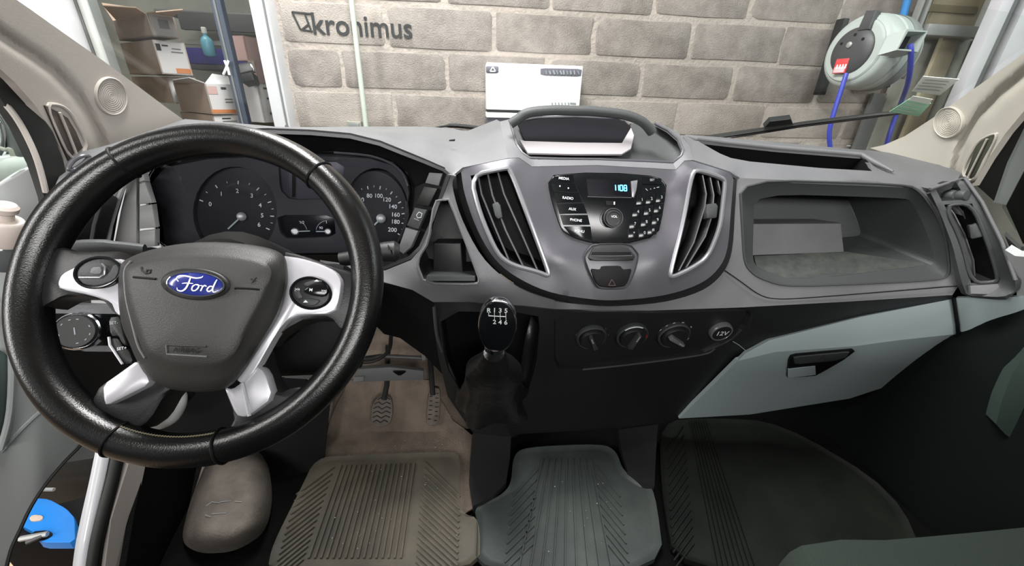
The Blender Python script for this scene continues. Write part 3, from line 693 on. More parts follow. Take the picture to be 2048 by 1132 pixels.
# white door sill and rubber seal
sl = thing('door_sill', PX(190, 950, -.75), 'white painted door sill with black rubber seal at lower left', 'sill')
A = cr([PX(a, b, -.735) for a, b in ((196, 890), (182, 960), (168, 1030), (157, 1090), (150, 1150))], 5, False); B = cr([PX(a, b, -.715) for a, b in ((224, 890), (210, 960), (192, 1030), (179, 1090), (171, 1150))], 5, False)
strip('painted_strip', A, B, M_WHITE, sl, .012)
tube('rubber_seal', cr([PX(a, b, -.7) for a, b in ((238, 890), (223, 960), (204, 1030), (190, 1090), (181, 1150))], 5, False), .0085, M_RUB, sl, 12)
tube('rubber_seal', cr([PX(a, b, -.695) for a, b in ((248, 900), (234, 960), (216, 1030), (203, 1090), (195, 1150))], 5, False), .004, M_BLACK, sl, 8)

# ---------------------------------------------------------------- pillars
def pillar(name, edge, mid, outer, m, label, spk, slots, groove):
    """edge = windscreen side, outer = door side: (px, py, Y)"""
    o = tag(thing(name, P(*mid[len(mid)//2]), label, None), None, None, None, 'structure')
    out = edge+outer[::-1]
    base = RBF(dens(edge, 40, False)+dens(outer, 40, False)+mid, .3); G = dens(groove, 6, False); GA = np.array(G) if G else None
    def fn(x, y):
        d = base(x, y)
        if GA is not None:
            q = np.min(np.hypot(GA[:, 0]-x, GA[:, 1]-y)); d += .018*math.exp(-(q/11.0)**2)
        return d
    surf('pillar_cover', out, m, o, fn=fn, grid=6.5, thick=.012)
    return o, (lambda x, y: base(x, y))
def pil_parts(of, m, cx, cy, rx, ry, rot, slots, frame, rib, slotm):
    o, fY = of
    # round tweeter grille with concentric rings
    n = None
    for k in range(9):
        f = 1-k*.105
        rr0 = [P(a, b, fY(a, b)-.003) for a, b in ell(cx, cy, rx*f, ry*f, 36, rot)]
        rr1 = [P(a, b, fY(a, b)-.003) for a, b in ell(cx, cy, rx*(f-(.09 if k == 0 else .055)), ry*(f-(.09 if k == 0 else .055)), 36, rot)]
        ring('speaker_rim' if k == 0 else 'grille_ring', rr0, rr1, .0028 if k == 0 else .0012, m, o, .004)
    plate('grille_disc', [P(a, b, fY(a, b)-.0025) for a, b in ell(cx, cy, rx*.95, ry*.95, 32, rot)], .003, m, o, .0005)
    fr = [P(p[0], p[1], fY(p[0], p[1])-.002) for p in ch(frame, 2)]
    ring('vent_rim', fr, inset(fr, .006), .003, m, o, .005)
    for s_ in slots: plate('vent_slot', [P(p[0], p[1], fY(p[0], p[1])-.0035) for p in s_], .004, slotm, o, .0008)
    tube('vent_rib', [P(p[0], p[1], fY(p[0], p[1])-.006) for p in rib], .0022, m, o, 6)
e_l = [(-150, -135, .62), (-40, -52, .70), (25, -6, .76), (60, 18, .80), (130, 68, .87), (200, 117, .94), (270, 168, 1.02), (330, 213, 1.09), (372, 243, 1.14)]
o_l = [(-150, 40, .60), (-60, 95, .66), (0, 138, .72), (30, 165, .75), (70, 210, .78), (105, 262, .80), (128, 315, .81), (140, 365, .80), (210, 345, .93), (300, 300, 1.05)]
m_l = [(60, 95, .775), (110, 135, .825), (160, 195, .885), (200, 250, .93), (100, 190, .80), (150, 260, .85)]
p1 = pillar('trim_5', e_l, m_l, o_l, M_PILL, 'beige left windscreen pillar cover with round speaker grille', None, None, [(-30, 45), (0, 68), (40, 95), (70, 114), (108, 142), (150, 187), (180, 230), (200, 272), (212, 300)])
pil_parts(p1, M_PILL, 222, 192, 31, 39, -18, [[(90, 211, .786), (118, 224, .812), (150, 305, .84), (138, 322, .825)], [(122, 227, .815), (136, 236, .829), (152, 262, .85), (166, 296, .862), (155, 306, .845)]],
          [(86, 205, .79), (118, 205, .82), (142, 222, .845), (162, 258, .86), (178, 300, .875), (140, 330, .83)], [(119, 225, .81), (136, 265, .826), (153, 308, .838)], mat('brown_shadow_slot', (62, 52, 48), .7))
e_r = [(2230, -35, .62), (2110, 60, .70), (2048, 106, .76), (1990, 148, .83), (1930, 190, .91), (1870, 233, .99), (1810, 272, 1.07), (1768, 290, 1.13), (1740, 296, 1.15)]
o_r = [(2230, 60, .62), (2110, 170, .70), (2048, 222, .74), (2010, 268, .77), (1975, 320, .79), (1945, 372, .80), (1915, 362, .83), (1880, 330, .9), (1790, 312, 1.06)]
m_r = [(2000, 200, .80), (1950, 240, .86), (1920, 290, .87), (1975, 255, .81)]
p2 = pillar('trim_6', e_r, m_r, o_r, M_PILR, 'beige right windscreen pillar cover with round speaker grille', None, None, [(2100, 108), (2048, 150), (2000, 190), (1960, 232), (1930, 280), (1914, 330), (1900, 380)])
pil_parts(p2, M_PILR, 1897, 245, 29, 32, 24, [[(1930, 350, .842), (1936, 353, .84), (1972, 280, .832), (1968, 277, .836), (1952, 292, .848)], [(1938, 356, .835), (1946, 360, .828), (1962, 330, .822), (1992, 270, .815), (1976, 276, .828)]],
          [(1922, 352, .86), (1935, 315, .86), (1955, 282, .855), (1980, 268, .835), (2000, 264, .815), (1972, 320, .812), (1946, 368, .82)], [(1936, 354, .838), (1954, 318, .832), (1974, 278, .828)], mat('olive_shadow_slot', (52, 54, 42), .7))
# ---------------------------------------------------------------- windscreen and stickers
def WS(px, py):                                 # glass surface just beyond the pillar edges
    return GR(px, py)
gctl = [(a, b, y+.05) for a, b, y in e_l]+[(a, b, y+.05) for a, b, y in e_r[:-1]]+[(560, 258, 1.3), (850, 258, 1.34), (1050, 262, 1.35), (1300, 270, 1.34), (1550, 288, 1.27), (1024, -60, 1.03), (500, -60, .98), (1560, -60, .98)]
GR = RBF(gctl, 1e-3)
gl = surf('window_1', [(-40, -60, .73), (500, -60, .98), (1024, -60, 1.03), (1560, -60, .98), (2110, 50, .73), (1770, 293, 1.16), (1550, 292, 1.27), (1300, 275, 1.34), (1050, 268, 1.35), (850, 262, 1.34), (560, 262, 1.3), (375, 246, 1.17)], M_GLASS, None, fn=GR, grid=40, thick=.005)
struct(gl)
def sticker(pts, m, label):
    o = plate('sticker', [P(a, b, GR(a, b)-.004) for a, b in pts], .0015, m, None, .0003); tag(o, label, 'sticker'); return o
s1 = sticker([(1846, 153), (1918, 159), (1880, 191), (1824, 183)], M_PAPER, 'white paper sticker at the lower right corner of the windscreen')
s2 = sticker([(1820, 197), (1862, 207), (1838, 233), (1778, 224)], M_GREEN, 'green and white sticker below the white paper on the windscreen')
multi('sticker_print', [boxpiece(P(1850-i*6, 160+i*6, GR(1850-i*6, 160+i*6)-.0062), P(1898-i*6, 164+i*6, GR(1898-i*6, 164+i*6)-.0062), .003, UP, .0004) for i in range(4)], M_PRINTG, s1)
plate('white_band', [P(a, b, GR(a, b)-.006) for a, b in ((1826, 192), (1866, 199), (1857, 209), (1816, 201))], .001, M_PAPER, s2, .0002)
multi('sticker_print', [boxpiece(P(1812-i*9, 206+i*6, GR(1812-i*9, 206+i*6)-.0062), P(1846-i*9, 213+i*6, GR(1846-i*9, 213+i*6)-.0062), .004, UP, .0004) for i in range(3)], M_PAPER, s2)
# right wiper
wp = thing('windscreen_wiper', P(1560, 262, GR(1560, 262)+.03), 'black windscreen wiper with clip, lying low across the right half of the glass', 'wiper')
wl_ = lambda a, b, e=.02: P(a, b, GR(a, b)+e)
tube('wiper_blade', [wl_(1425, 277), wl_(1520, 262), wl_(1600, 249), wl_(1690, 238), wl_(1760, 229), wl_(1832, 223)], [.003, .007, .008, .008, .007, .002], M_DARK, wp, 8)
tube('wiper_arm', [wl_(1300, 292, .05), wl_(1440, 272, .04), wl_(1560, 254, .035)], [.008, .008, .007], M_RUB, wp, 8)
plate('blade_clip', [wl_(1528, 256, .012), wl_(1540, 243, .012), wl_(1582, 238, .012), wl_(1586, 248, .012)], .02, M_DARK, wp, .003)
tube('rubber_lip', [wl_(1430, 281, .01), wl_(1600, 254, .01), wl_(1760, 233, .01)], .002, M_BLACK, wp, 6)

# ---------------------------------------------------------------- doors
def DL(px, py, e=0.0):                          # inner face of the driver's door, slightly ajar
    return PP(px, py, Vector((-.83+e, .72, 1.2)), Vector((1, -.4, 0)).normalized())
dl = tag(thing('door_2', DL(60, 800), 'grey plastic driver door panel standing ajar, left of the steering wheel', None), None, None, None, 'structure')
dpts = [(-60, 470), (20, 480), (70, 470), (110, 430), (180, 520), (190, 700), (185, 840), (165, 886), (128, 925), (92, 968), (62, 1014), (40, 1060), (22, 1100), (10, 1150), (-60, 1150)]
plate('door_panel', [DL(a, b) for a, b in dpts], .05, M_DOORP, dl, .006)
tube('door_edge_seal', [DL(a, b, .002) for a, b in cr(dpts[6:14], 3, False)], .003, M_RUB, dl, 8)
tube('panel_crease', [DL(a, b, -.001) for a, b in cr([(0, 905), (40, 860), (90, 815), (140, 790)], 4, False)], .004, M_DOORP, dl, 6)
plate('door_pocket', [DL(a, b, .006) for a, b in ch([(-60, 690), (14, 700), (24, 740), (20, 850), (-2, 905), (-60, 940)], 2)], .01, mat('green_grey_pocket', (72, 84, 80), .6), dl, .004)
tube('pocket_lip', [DL(a, b, .012) for a, b in cr([(-60, 600), (0, 612), (22, 690), (20, 820), (0, 900)], 4, False)], .005, M_DOORP, dl, 8)
# window frame of the driver's door
fro = [(-60, 60, .75), (0, 138, .752), (30, 168, .77), (70, 212, .79), (104, 264, .80), (126, 318, .805), (138, 372, .80), (96, 440, .77), (90, 400, .775), (72, 335, .77), (40, 260, .76), (0, 195, .745), (-60, 130, .73)]
surf('window_seal', fro, M_RUB, dl, grid=14, thick=.02, lam=.05)
tube('frame_edge', [P(a, b, .755) for a, b in cr([(0, 196), (30, 232), (55, 275), (76, 325), (92, 385)], 4, False)], .004, M_PILL, dl, 6)
plate('mirror_sail', L3([(40, 340, .81), (70, 330, .81), (98, 395, .81), (96, 440, .80), (60, 480, .78), (-20, 480, .75), (-20, 380, .76)]), .015, M_DOORP, dl, .004)
plate('door_glass', L3([(-60, 150, .80), (0, 200, .81), (60, 290, .82), (92, 400, .82), (60, 440, .80), (-60, 430, .78)]), .004, M_GLASS2, dl, .0008)
# outside mirror
mi = thing('wing_mirror', P(30, 330, .92), 'grey outside mirror on its arm, seen through the driver window', 'mirror')
tube('mirror_arm', cr([P(100, 345, .86), P(70, 345, .9), P(35, 345, .94), P(5, 330, .96), P(-10, 290, .97)], 5, False), [.03]*8+[.032]*8+[.026]*5, mat('grey_mirror_casing', (190, 192, 190), .45), mi, 14)
plate('mirror_head', L3(ch([(-40, 200, .98), (6, 222, .97), (22, 300, .96), (8, 330, .95), (-40, 330, .97)], 2)), .09, M_GREY, mi, .01)
plate('mirror_glass', L3(ch([(-40, 215, .968), (0, 234, .958), (12, 296, .948), (0, 318, .94), (-40, 318, .958)], 2)), .004, M_CHROME, mi, .001)
tube('clip_hook', cr([P(0, 296, .93), P(12, 300, .93), P(20, 299, .93), P(26, 312, .93)], 4, False), .004, M_PUTTY, mi, 8)
# pump bottle in the door
pu_ = thing('pump_bottle', P(12, 520, .66), 'clear bottle with cream pump head leaning in the driver door', 'bottle')
b0 = P(8, 530, .66); kz = (P(12, 404, .66)-P(8, 530, .66)).length/126; bax = (P(10, 404, .66)-P(8, 530, .66)).normalized()
prof = [(25.1*kz, 0), (26.4*kz, 6*kz), (26.4*kz, 30*kz), (19.8*kz, 46*kz), (15.8*kz, 50*kz)]
lathe('bottle_body', prof, b0, bax, M_CLEAR, pu_, 24)
lathe('collar', [(23.8*kz, 46*kz), (25.1*kz, 50*kz), (24.4*kz, 88*kz), (21.8*kz, 92*kz), (13.2*kz, 93*kz)], b0, bax, M_PUMP, pu_, 24)
lathe('pump_head', [(11.2*kz, 88*kz), (11.2*kz, 104*kz), (15.8*kz, 108*kz), (16.5*kz, 116*kz), (13.2*kz, 121*kz), (2.6*kz, 122*kz)], b0, bax, M_PUMP, pu_, 24)
# passenger door
dr = tag(thing('door_3', Vector((1.2, .5, 1.0)), 'dark green-grey passenger door with black window seal, at the right edge', None), None, None, None, 'structure')
surf('window_seal', [(1950, 368, .82), (1980, 318, .80), (2014, 266, .78), (2050, 222, .75), (2120, 150, .72), (2230, 40, .62), (2262, 66, .62), (2132, 128, .70), (2056, 240, .75), (2014, 326, .78), (1988, 402, .80)], M_RUB, dr, grid=16, thick=.02, lam=.05)
surf('window_trim_strip', [(1986, 404, .81), (2012, 328, .79), (2054, 240, .76), (2130, 128, .71), (2260, 64, .63), (2270, 120, .63), (2150, 190, .70), (2066, 306, .76), (2012, 410, .80)], mat('pale_window_trim', (150, 156, 154), .5), dr, grid=16, thick=.012, lam=.05)
surf('inner_seal', [(2012, 412, .805), (2066, 308, .765), (2150, 192, .705), (2270, 122, .635), (2290, 200, .63), (2180, 300, .68), (2110, 400, .72), (2080, 480, .73), (2046, 488, .75)], M_RUB, dr, grid=16, thick=.012, lam=.05)
plate('door_glass', L3([(2062, 250, .84), (2120, 170, .80), (2120, 480, .78), (2030, 460, .82), (2004, 414, .84)]), .004, M_GLASS2, dr, .0008)
plate('lower_door_panel', [Vector((1.18, 1.15, .6)), Vector((1.18, -.5, .6)), Vector((1.18, -.5, 1.36)), Vector((1.18, .60, 1.34)), Vector((1.18, .76, 1.24)), Vector((1.18, 1.15, 1.2))], .04, mat('shaded_green_door_panel', (15, 20, 18), .7, spec=.1, bump=.3, bscale=300), dr, .008)  # near-black colour holds the shade on the lower door
surf('door_pocket', [(2060, 690, .60), (2026, 745, .59), (2004, 800, .57), (1992, 848, .56), (2010, 868, .55), (2060, 905, .52), (2120, 930, .5), (2120, 690, .56)], mat('green_grey_door_pocket', (52, 66, 60), .7), dr, grid=16, thick=.04, lam=.05)
surf('door_armrest', [(2010, 500, .68), (2030, 512, .66), (2120, 520, .60), (2120, 600, .60), (2034, 592, .655), (2030, 560, .66)], M_DOORP, dr, grid=16, thick=.02, lam=.05)
plate('door_grab', L3([(2008, 470, .70), (2040, 500, .68), (2100, 505, .64), (2100, 540, .64), (2036, 530, .67), (2020, 500, .69)]), .02, M_DARK, dr, .004)
# seats at the bottom edge
def seat(name, cx, cy, wx, label, m, zt, backs):
    o = thing(name, Vector((cx, cy, fl)), label, 'seat')
    bm = bmesh.new(); bmesh.ops.create_cube(bm, size=1); bmesh.ops.subdivide_edges(bm, edges=bm.edges, cuts=6, use_grid_fill=True)
    for v in bm.verts:
        x, y, z = v.co*2
        v.co = Vector((x*wx/2*(1-.06*z*z)*(1-.05*y*y), y*.26*(1-.05*x*x), z*.08+(-.015*(1-x*x) if z > 0 else 0)+(.02 if abs(x) > .7 and z > 0 else 0)))
    bmesh.ops.smooth_vert(bm, verts=bm.verts, factor=.5, use_axis_x=True, use_axis_y=True, use_axis_z=True)
    bm.transform(Matrix.Translation((cx, cy, zt-.08))); bm.verts.index_update()
    mk('seat_cushion', [v.co.copy() for v in bm.verts], [[v.index for v in f.verts] for f in bm.faces], m, o, True); bm.free()
    for bx, bw in backs: box('backrest', (bx, cy-.42, zt+.3), (bw, .12, .72), m, o, 0, .05, Matrix.Rotation(math.radians(12), 3, 'X'))  # unseen backrests, added to keep the rear light off the footwell
    box('seat_base', (cx, cy-.04, (fl+zt-.16)/2), (wx*.8, .4, zt-.16-fl), M_DARK, o, 0, .01)
    return o
seat('driver_seat', -.29, .12, .4, 'black driver seat cushion edge at the bottom below the steering wheel', M_SEATB, .985, [(-.3, .46)])
seat('passenger_seat', .84, .12, .74, 'green-grey passenger bench cushion at the lower right corner', M_SEAT, .945, [(.63, .46), (1.02, .34)])
struct(box('wall_right', (3.5, .5, 1.5), (.1, 7.4, 3.0), M_PUTTY, None, 0, 0)); struct(box('wall_left', (-4.95, .5, 1.5), (.1, 7.4, 3.0), M_PUTTY, None, 0, 0))


# ================================================================ DASHBOARD
D = thing('dashboard', Vector((.23, .9, fl+.4)), 'grey and black moulded van dashboard with glovebox, shelf and air vents', 'dashboard')
# top, driver side
lip = [(96, 402, .70), (140, 370, .74), (190, 345, .76), (240, 325, .78), (300, 304, .79), (380, 276, .80), (460, 262, .80), (535, 260, .80), (620, 263, .80), (700, 270, .80), (760, 285, .80), (802, 302, .80), (850, 321, .81), (890, 338, .82)]
top_l = lip+[(905, 352, .83), (925, 335, .85), (1017, 316, .87), (1013, 305, .89), (1000, 243, 1.08), (993, 239, 1.14), (965, 250, 1.19), (935, 262, 1.24), (905, 257, 1.28), (850, 253, 1.28), (700, 253, 1.28), (560, 254, 1.26), (470, 246, 1.2), (370, 238, 1.1), (300, 262, 1.0), (217, 290, .90), (164, 303, .86), (120, 350, .80)]
surf('top_pad', top_l, M_DASH, D, grid=16, thick=.006, extra=[(850, 285, .98), (760, 268, 1.0), (940, 300, .95), (620, 257, 1.0)])
tube('defrost_vent', [P(a, b, y) for a, b, y in cr([(136, 338, .79), (146, 322, .80), (164, 312, .81), (178, 313, .82), (168, 326, .81), (150, 338, .80)], 4)], .0035, M_SILV, D, 8, True)
plate('sensor_slot', L3([(899, 279, .985), (910, 278, .985), (909, 281, .983), (898, 281, .983)]), .003, M_BLACK, D, .0004)
# hood underside
lipr = [(a, b, y) for a, b, y in lip[4:]]
und = [(300, 340, .84), (330, 316, .85), (410, 306, .855), (520, 305, .855), (672, 303, .855), (740, 309, .855), (785, 324, .855), (815, 346, .855), (826, 376, .855)]
surf('hood_underside', lipr+[(884, 352, .83), (850, 362, .84)]+und[::-1], M_BLACK, D, grid=16, thick=.004)
# right flank of the hood with the switch tiles
surf('switch_strip_bed', [(886, 346, .826), (893, 350, .824), (862, 440, .82), (838, 492, .815), (818, 512, .81), (766, 534, .81), (768, 505, .82), (796, 490, .84), (818, 440, .85), (826, 376, .855), (850, 358, .845)], M_BLACK, D, grid=14)
TL = [[(858, 345, .826), (885, 347, .822), (877, 372, .82), (850, 366, .826)], [(848, 372, .824), (875, 377, .818), (857, 413, .815), (831, 409, .822)], [(829, 415, .82), (854, 420, .813), (837, 459, .808), (813, 451, .816)], [(811, 455, .816), (836, 462, .808), (822, 494, .803), (806, 508, .803), (795, 500, .81)]]
for k, t in enumerate(TL):
    o = plate('switch_tile', L3(t), .012, [M_DASH, M_DARK, M_DASH2, M_DASH][k], D, .002)
    if k == 2:
        cpt = [(833, 430), (838, 424), (844, 427), (842, 435), (835, 436)]
        tube('tile_symbol', [P(a, b, .8105) for a, b in cpt], .0008, M_PRINT, o, 5, True)
        tube('tile_symbol', [P(828, 437, .812), P(838, 441, .8095)], .0007, M_PRINTG, o, 5)
surf('strip_frame', [(893, 350, .82), (900, 352, .818), (868, 440, .812), (842, 496, .806), (822, 518, .802), (768, 540, .802), (766, 534, .804), (818, 512, .805), (838, 492, .81), (862, 440, .815)], M_DARK, D, grid=14)
# driver side face with the open cubby
cub = ch([(889, 399, .815), (900, 399, .812), (948, 529, .775), (959, 560, .765), (953, 568, .762), (849, 566, .775), (835, 532, .785), (838, 512, .79), (856, 484, .795), (869, 402, .815)], 1, True, .2)
fo0 = [(912, 352, .826), (905, 372, .83), (925, 440, .815), (970, 520, .785), (1040, 577, .765), (1110, 603, .755)]
fo = [(897, 349, .822)]+cr(fo0, 4, False)+[(1110, 618, .76), (1045, 611, .77), (940, 604, .78), (866, 604, .785), (825, 580, .78), (768, 564, .775), (700, 560, .77), (640, 545, .78), (640, 520, .79), (720, 532, .80), (770, 541, .80), (822, 520, .80), (842, 497, .804), (868, 440, .81), (890, 372, .82)]
surf('driver_face', fo, M_DASH, D, holes=[cub], grid=14)
cr0 = L3(cub); back = [p+Vector((0, .10, 0))+Vector((.0, 0, .004)) for p in inset(cr0, .006)]
loft('cubby_liner', [cr0, back], M_DARK, D, False, True, False)
plate('cubby_shelf', L3([(853, 552, .772), (950, 553, .762), (950, 562, .760), (851, 562, .770)]), .10, M_DASH2, D, .002)
plate('cubby_stop', L3([(866, 486, .83), (922, 486, .82), (926, 552, .81), (866, 552, .82)]), .05, M_DARK, D, .004)
tube('cubby_rim', [p+Vector((0, -.001, 0)) for p in cr0], .0028, M_DASH, D, 6, True)
# left end: vent, blank panels
plate('blank_panel', L3([(258, 352, .80), (273, 350, .80), (273, 492, .79), (228, 488, .79), (240, 420, .79)]), .01, M_DASHL, D, .003)
for k, (a, b) in enumerate(((346, 364), (367, 409), (412, 458), (462, 496))):
    xr = lambda y: 284+max(0, (y-350))*.32 if y < 430 else 310
    plate('blank_switch', L3([(278, a, .80), (xr(a), a-3, .80), (xr(b), b-3, .795), (278, b, .795)]), .012, M_DASHL, D, .002)
def fa(n, outline, m, **k): return surf(n, outline, m, D, **k)
fa('left_face', [(96, 402, .70), (140, 370, .74), (190, 345, .76), (240, 325, .78), (300, 304, .79), (300, 345, .815), (262, 340, .806), (236, 430, .797), (224, 500, .79), (120, 505, .73), (90, 505, .70)], M_DARK, grid=16)
v1 = thing('air_vent', P(170, 450, .72), 'black air vent at the far left of the dashboard, behind the steering wheel', 'vent')
plate('vent_well', L3([(150, 420, .735), (215, 385, .755), (235, 400, .76), (200, 520, .75), (130, 520, .72)]), .01, M_BLACK, v1, .002)
tube('vent_frame', L3([(258, 344, .78), (236, 395, .772), (219, 450, .765), (210, 500, .76)]), .005, M_DASHL, v1, 8); tube('vent_frame', L3([(246, 346, .775), (224, 395, .765), (208, 450, .758), (198, 500, .752)]), .004, M_DASHL, v1, 8)
for q in ([(200, 410, .735), (188, 450, .73), (181, 492, .728)], [(152, 465, .715), (147, 492, .712)]): tube('vent_slat', L3(q), .0025, M_SILV, v1, 6)
# light switch panel
lsp = thing('light_switch_panel', P(160, 662, .70), 'black panel with chrome-ringed rotary light switch, seen through the wheel at left', 'switch panel')
plate('upper_trim', L3([(90, 608, .72), (240, 612, .74), (240, 628, .735), (90, 627, .715)]), .02, M_DASH, lsp, .002)
plate('panel_face', L3([(85, 627, .715), (240, 628, .735), (240, 692, .73), (85, 690, .71)]), .02, M_GLOSS, lsp, .003)
plate('lower_trim', L3([(90, 690, .712), (240, 692, .73), (250, 704, .73), (90, 702, .71)]), .02, M_DASH, lsp, .002)
rc = P(158, 662, .705); rn = Vector((.25, -.85, .45)).normalized(); rS = (rc-CAM).dot(FW)/F_PX
lathe('chrome_ring', [(37*rS, -.012), (37.5*rS, .006), (35*rS, .008), (34*rS, .004)], rc, rn, M_CHROME, lsp, 32)
kn = lathe('rotary_knob', [(33*rS, -.004), (33*rS, .009), (31*rS, .012), (.001, .012)], rc, rn, M_DARK, lsp, 32)
rv = (UPV-rn*UPV.dot(rn)).normalized(); rh = rv.cross(rn)
multi('knob_symbols', [boxpiece(rc+rn*.0122+(rh*math.cos(t)+rv*math.sin(t))*24*rS, rc+rn*.0122+(rh*math.cos(t+.16)+rv*math.sin(t+.16))*24*rS, .0016, rn, .0005) for t in (.2, 1.2, 1.7, 2.3, 3.2, 4.7, 5.3, 5.8)]+[boxpiece(rc+rn*.0122+rv*-.006, rc+rn*.0122+rv*.007, .0018, rn, .0005)], M_PRINTG, kn)['kind'] = 'stuff'
text('position_mark', 'R', P(109, 660, .708), RT, UP, .012, M_PRINTG, lsp)
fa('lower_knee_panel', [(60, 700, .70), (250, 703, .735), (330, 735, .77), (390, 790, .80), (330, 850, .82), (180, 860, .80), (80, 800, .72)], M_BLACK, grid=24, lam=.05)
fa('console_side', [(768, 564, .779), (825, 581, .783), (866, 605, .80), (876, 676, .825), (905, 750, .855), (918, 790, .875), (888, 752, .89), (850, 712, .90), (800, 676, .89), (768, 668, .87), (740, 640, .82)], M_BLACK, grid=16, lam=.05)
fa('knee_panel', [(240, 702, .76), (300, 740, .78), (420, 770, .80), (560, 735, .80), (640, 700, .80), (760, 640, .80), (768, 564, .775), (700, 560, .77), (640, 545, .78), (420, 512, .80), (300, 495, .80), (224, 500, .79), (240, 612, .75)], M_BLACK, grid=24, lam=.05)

# ---------------------------------------------------------------- instrument cluster
ic = thing('instrument_cluster', P(560, 420, .84), 'black instrument cluster with two round dials behind the steering wheel', 'instrument panel')
hood_in = [(300, 340, .84), (330, 316, .85), (410, 306, .855), (520, 305, .855), (672, 303, .855), (740, 309, .855), (785, 324, .855), (815, 346, .855), (826, 376, .85), (818, 440, .845), (796, 492, .835), (768, 508, .82), (640, 512, .80), (420, 512, .80), (314, 495, .80), (311, 440, .81), (286, 380, .83)]
hr = L3(ch(hood_in, 1)); bk = [P(560+(a-560)*.985, 410+(b-410)*.985, .892) for a, b, y in ch(hood_in, 1)]
loft('housing', [hr, bk], M_BLACK, ic, False, False, False)
plate('back_plate', bk, .01, M_DIAL, ic, .001)
tube('bright_edge', L3(cr([(668, 305, .852), (735, 311, .852), (778, 325, .85), (804, 345, .85), (816, 372, .846)], 5, False)), .0022, M_SILV, ic, 6)
tube('bright_edge', L3(cr([(288, 330, .838), (330, 314, .845), (400, 308, .85), (480, 306, .852), (540, 306, .852)], 5, False)), .0016, M_SILV, ic, 6)
YC = .868
lg = withY(ell(470, 425, 84, 92, 30), YC-.012); rg = withY(ell(752, 428, 66, 92, 30), YC-.012)
s1_ = withY(ch([(556, 322), (690, 322), (682, 398), (580, 400), (560, 380)], 1, True, .15), YC-.012)
s2_ = withY(ch([(553, 430), (668, 430), (672, 474), (574, 478), (560, 466)], 1, True, .15), YC-.012)
frm = withY([(330, 335), (420, 318), (520, 314), (672, 313), (740, 318), (790, 332), (812, 355), (818, 385), (806, 460), (790, 496), (700, 505), (500, 508), (330, 490), (322, 430), (300, 370)], YC-.014)
surf('cluster_frame', frm, M_CLUS, ic, holes=[lg, s1_, s2_, rg], grid=16, thick=.01, smooth=False)
def dial(cx, cy, rx, ry, nums, needle, majors, nm):
    d = plate(nm, L3(withY(ell(cx, cy, rx, ry, 36), YC)), .004, M_DIAL, ic, .0006)
    for a, s in nums:
        t = math.radians(a); ptext('numeral', s, cx+math.cos(t)*rx*.62, cy-math.sin(t)*ry*.48, YC-.001, 8, M_PRINT, d, 4, .01)
    pcs = []
    for i, a in enumerate(majors):
        t = math.radians(a); r0 = .80 if i % 2 == 0 else .84
        A = P(cx+math.cos(t)*rx*r0, cy-math.sin(t)*ry*r0*.78, YC-.0015); B = P(cx+math.cos(t)*rx*.89, cy-math.sin(t)*ry*.89*.78, YC-.0015)
        pcs.append(boxpiece(A, B, .0022 if i % 2 == 0 else .0012, (CAM-A).normalized(), .0005))
    multi('tick_marks', pcs, M_PRINT, d)['kind'] = 'stuff'
    return d
dl_ = dial(470, 428, 88, 96, [(-28, '6'), (-4, '5'), (22, '4'), (52, '3'), (85, '2'), (120, '1'), (155, '0')], None, [-28, -16, -4, 9, 22, 37, 52, 68, 85, 102, 120, 138, 155], 'rev_counter_dial')
dr_ = dial(748, 436, 70, 94, [(-32, '200'), (-10, '180'), (8, '160'), (30, '140'), (54, '120'), (78, '100'), (102, '80'), (126, '60'), (150, '40'), (175, '20')], None, [-32, -21, -10, -1, 8, 19, 30, 42, 54, 66, 78, 90, 102, 114, 126, 138, 150, 162, 175], 'speed_dial')
def needle(cx, cy, tx, ty, r, d, w=.0035):
    c = P(cx, cy, YC-.006); s = (c-CAM).dot(FW)/F_PX; n = (CAM-c).normalized()
    multi('needle', [boxpiece(c, P(tx, ty, YC-.005), w, n, .002)], M_NEED, d)
    lathe('needle_hub', [(r*s, -.005), (r*s, .003), (r*s*.7, .005)], c, n, M_STEEL, d, 20)
needle(483, 433, 456, 458, 8.5, dl_); needle(762, 437, 738, 461, 9, dr_)
cs_ = plate('centre_screen', L3(withY(ch([(556, 322), (690, 322), (682, 398), (580, 400), (560, 380)], 1, True, .15), YC-.004)), .004, mat('grey_screen', (74, 74, 82), .4), ic, .0008)
plate('screen_divider', L3(withY([(584, 335), (590, 335), (590, 394), (584, 394)], YC-.0055)), .002, M_BLACK, cs_, .0003)
s2p = plate('fuel_temp_screen', L3(withY(ch([(553, 430), (668, 430), (672, 474), (574, 478), (560, 466)], 1, True, .15), YC-.004)), .004, M_LCDB, ic, .0008)
needle(590, 463, 620, 462, 7, s2p, .0022); needle(656, 463, 632, 463, 6, s2p, .0022)
ptext('small_scale', '1/2', 604, 445, YC-.006, 5, M_PRINT, s2p); ptext('small_scale', '90', 642, 456, YC-.006, 5, M_PRINT, s2p); ptext('small_scale', '1', 653, 444, YC-.006, 6, M_PRINT, s2p)
tube('scale_arc', [P(a, b, YC-.006) for a, b in ell(590, 463, 24, 22, 8, 0, 290, 350)], .0007, M_PRINTG, s2p, 5)
tube('scale_arc', [P(a, b, YC-.006) for a, b in ell(656, 463, 24, 22, 8, 0, 190, 260)], .0007, M_PRINTG, s2p, 5)
surf('cluster_lens', withY([(560+(a-560)*.99, 410+(b-410)*.99) for a, b, y in ch(hood_in, 1)], .845), M_LENS, ic, fn=lambda x, y: .845, grid=40, thick=.0015)

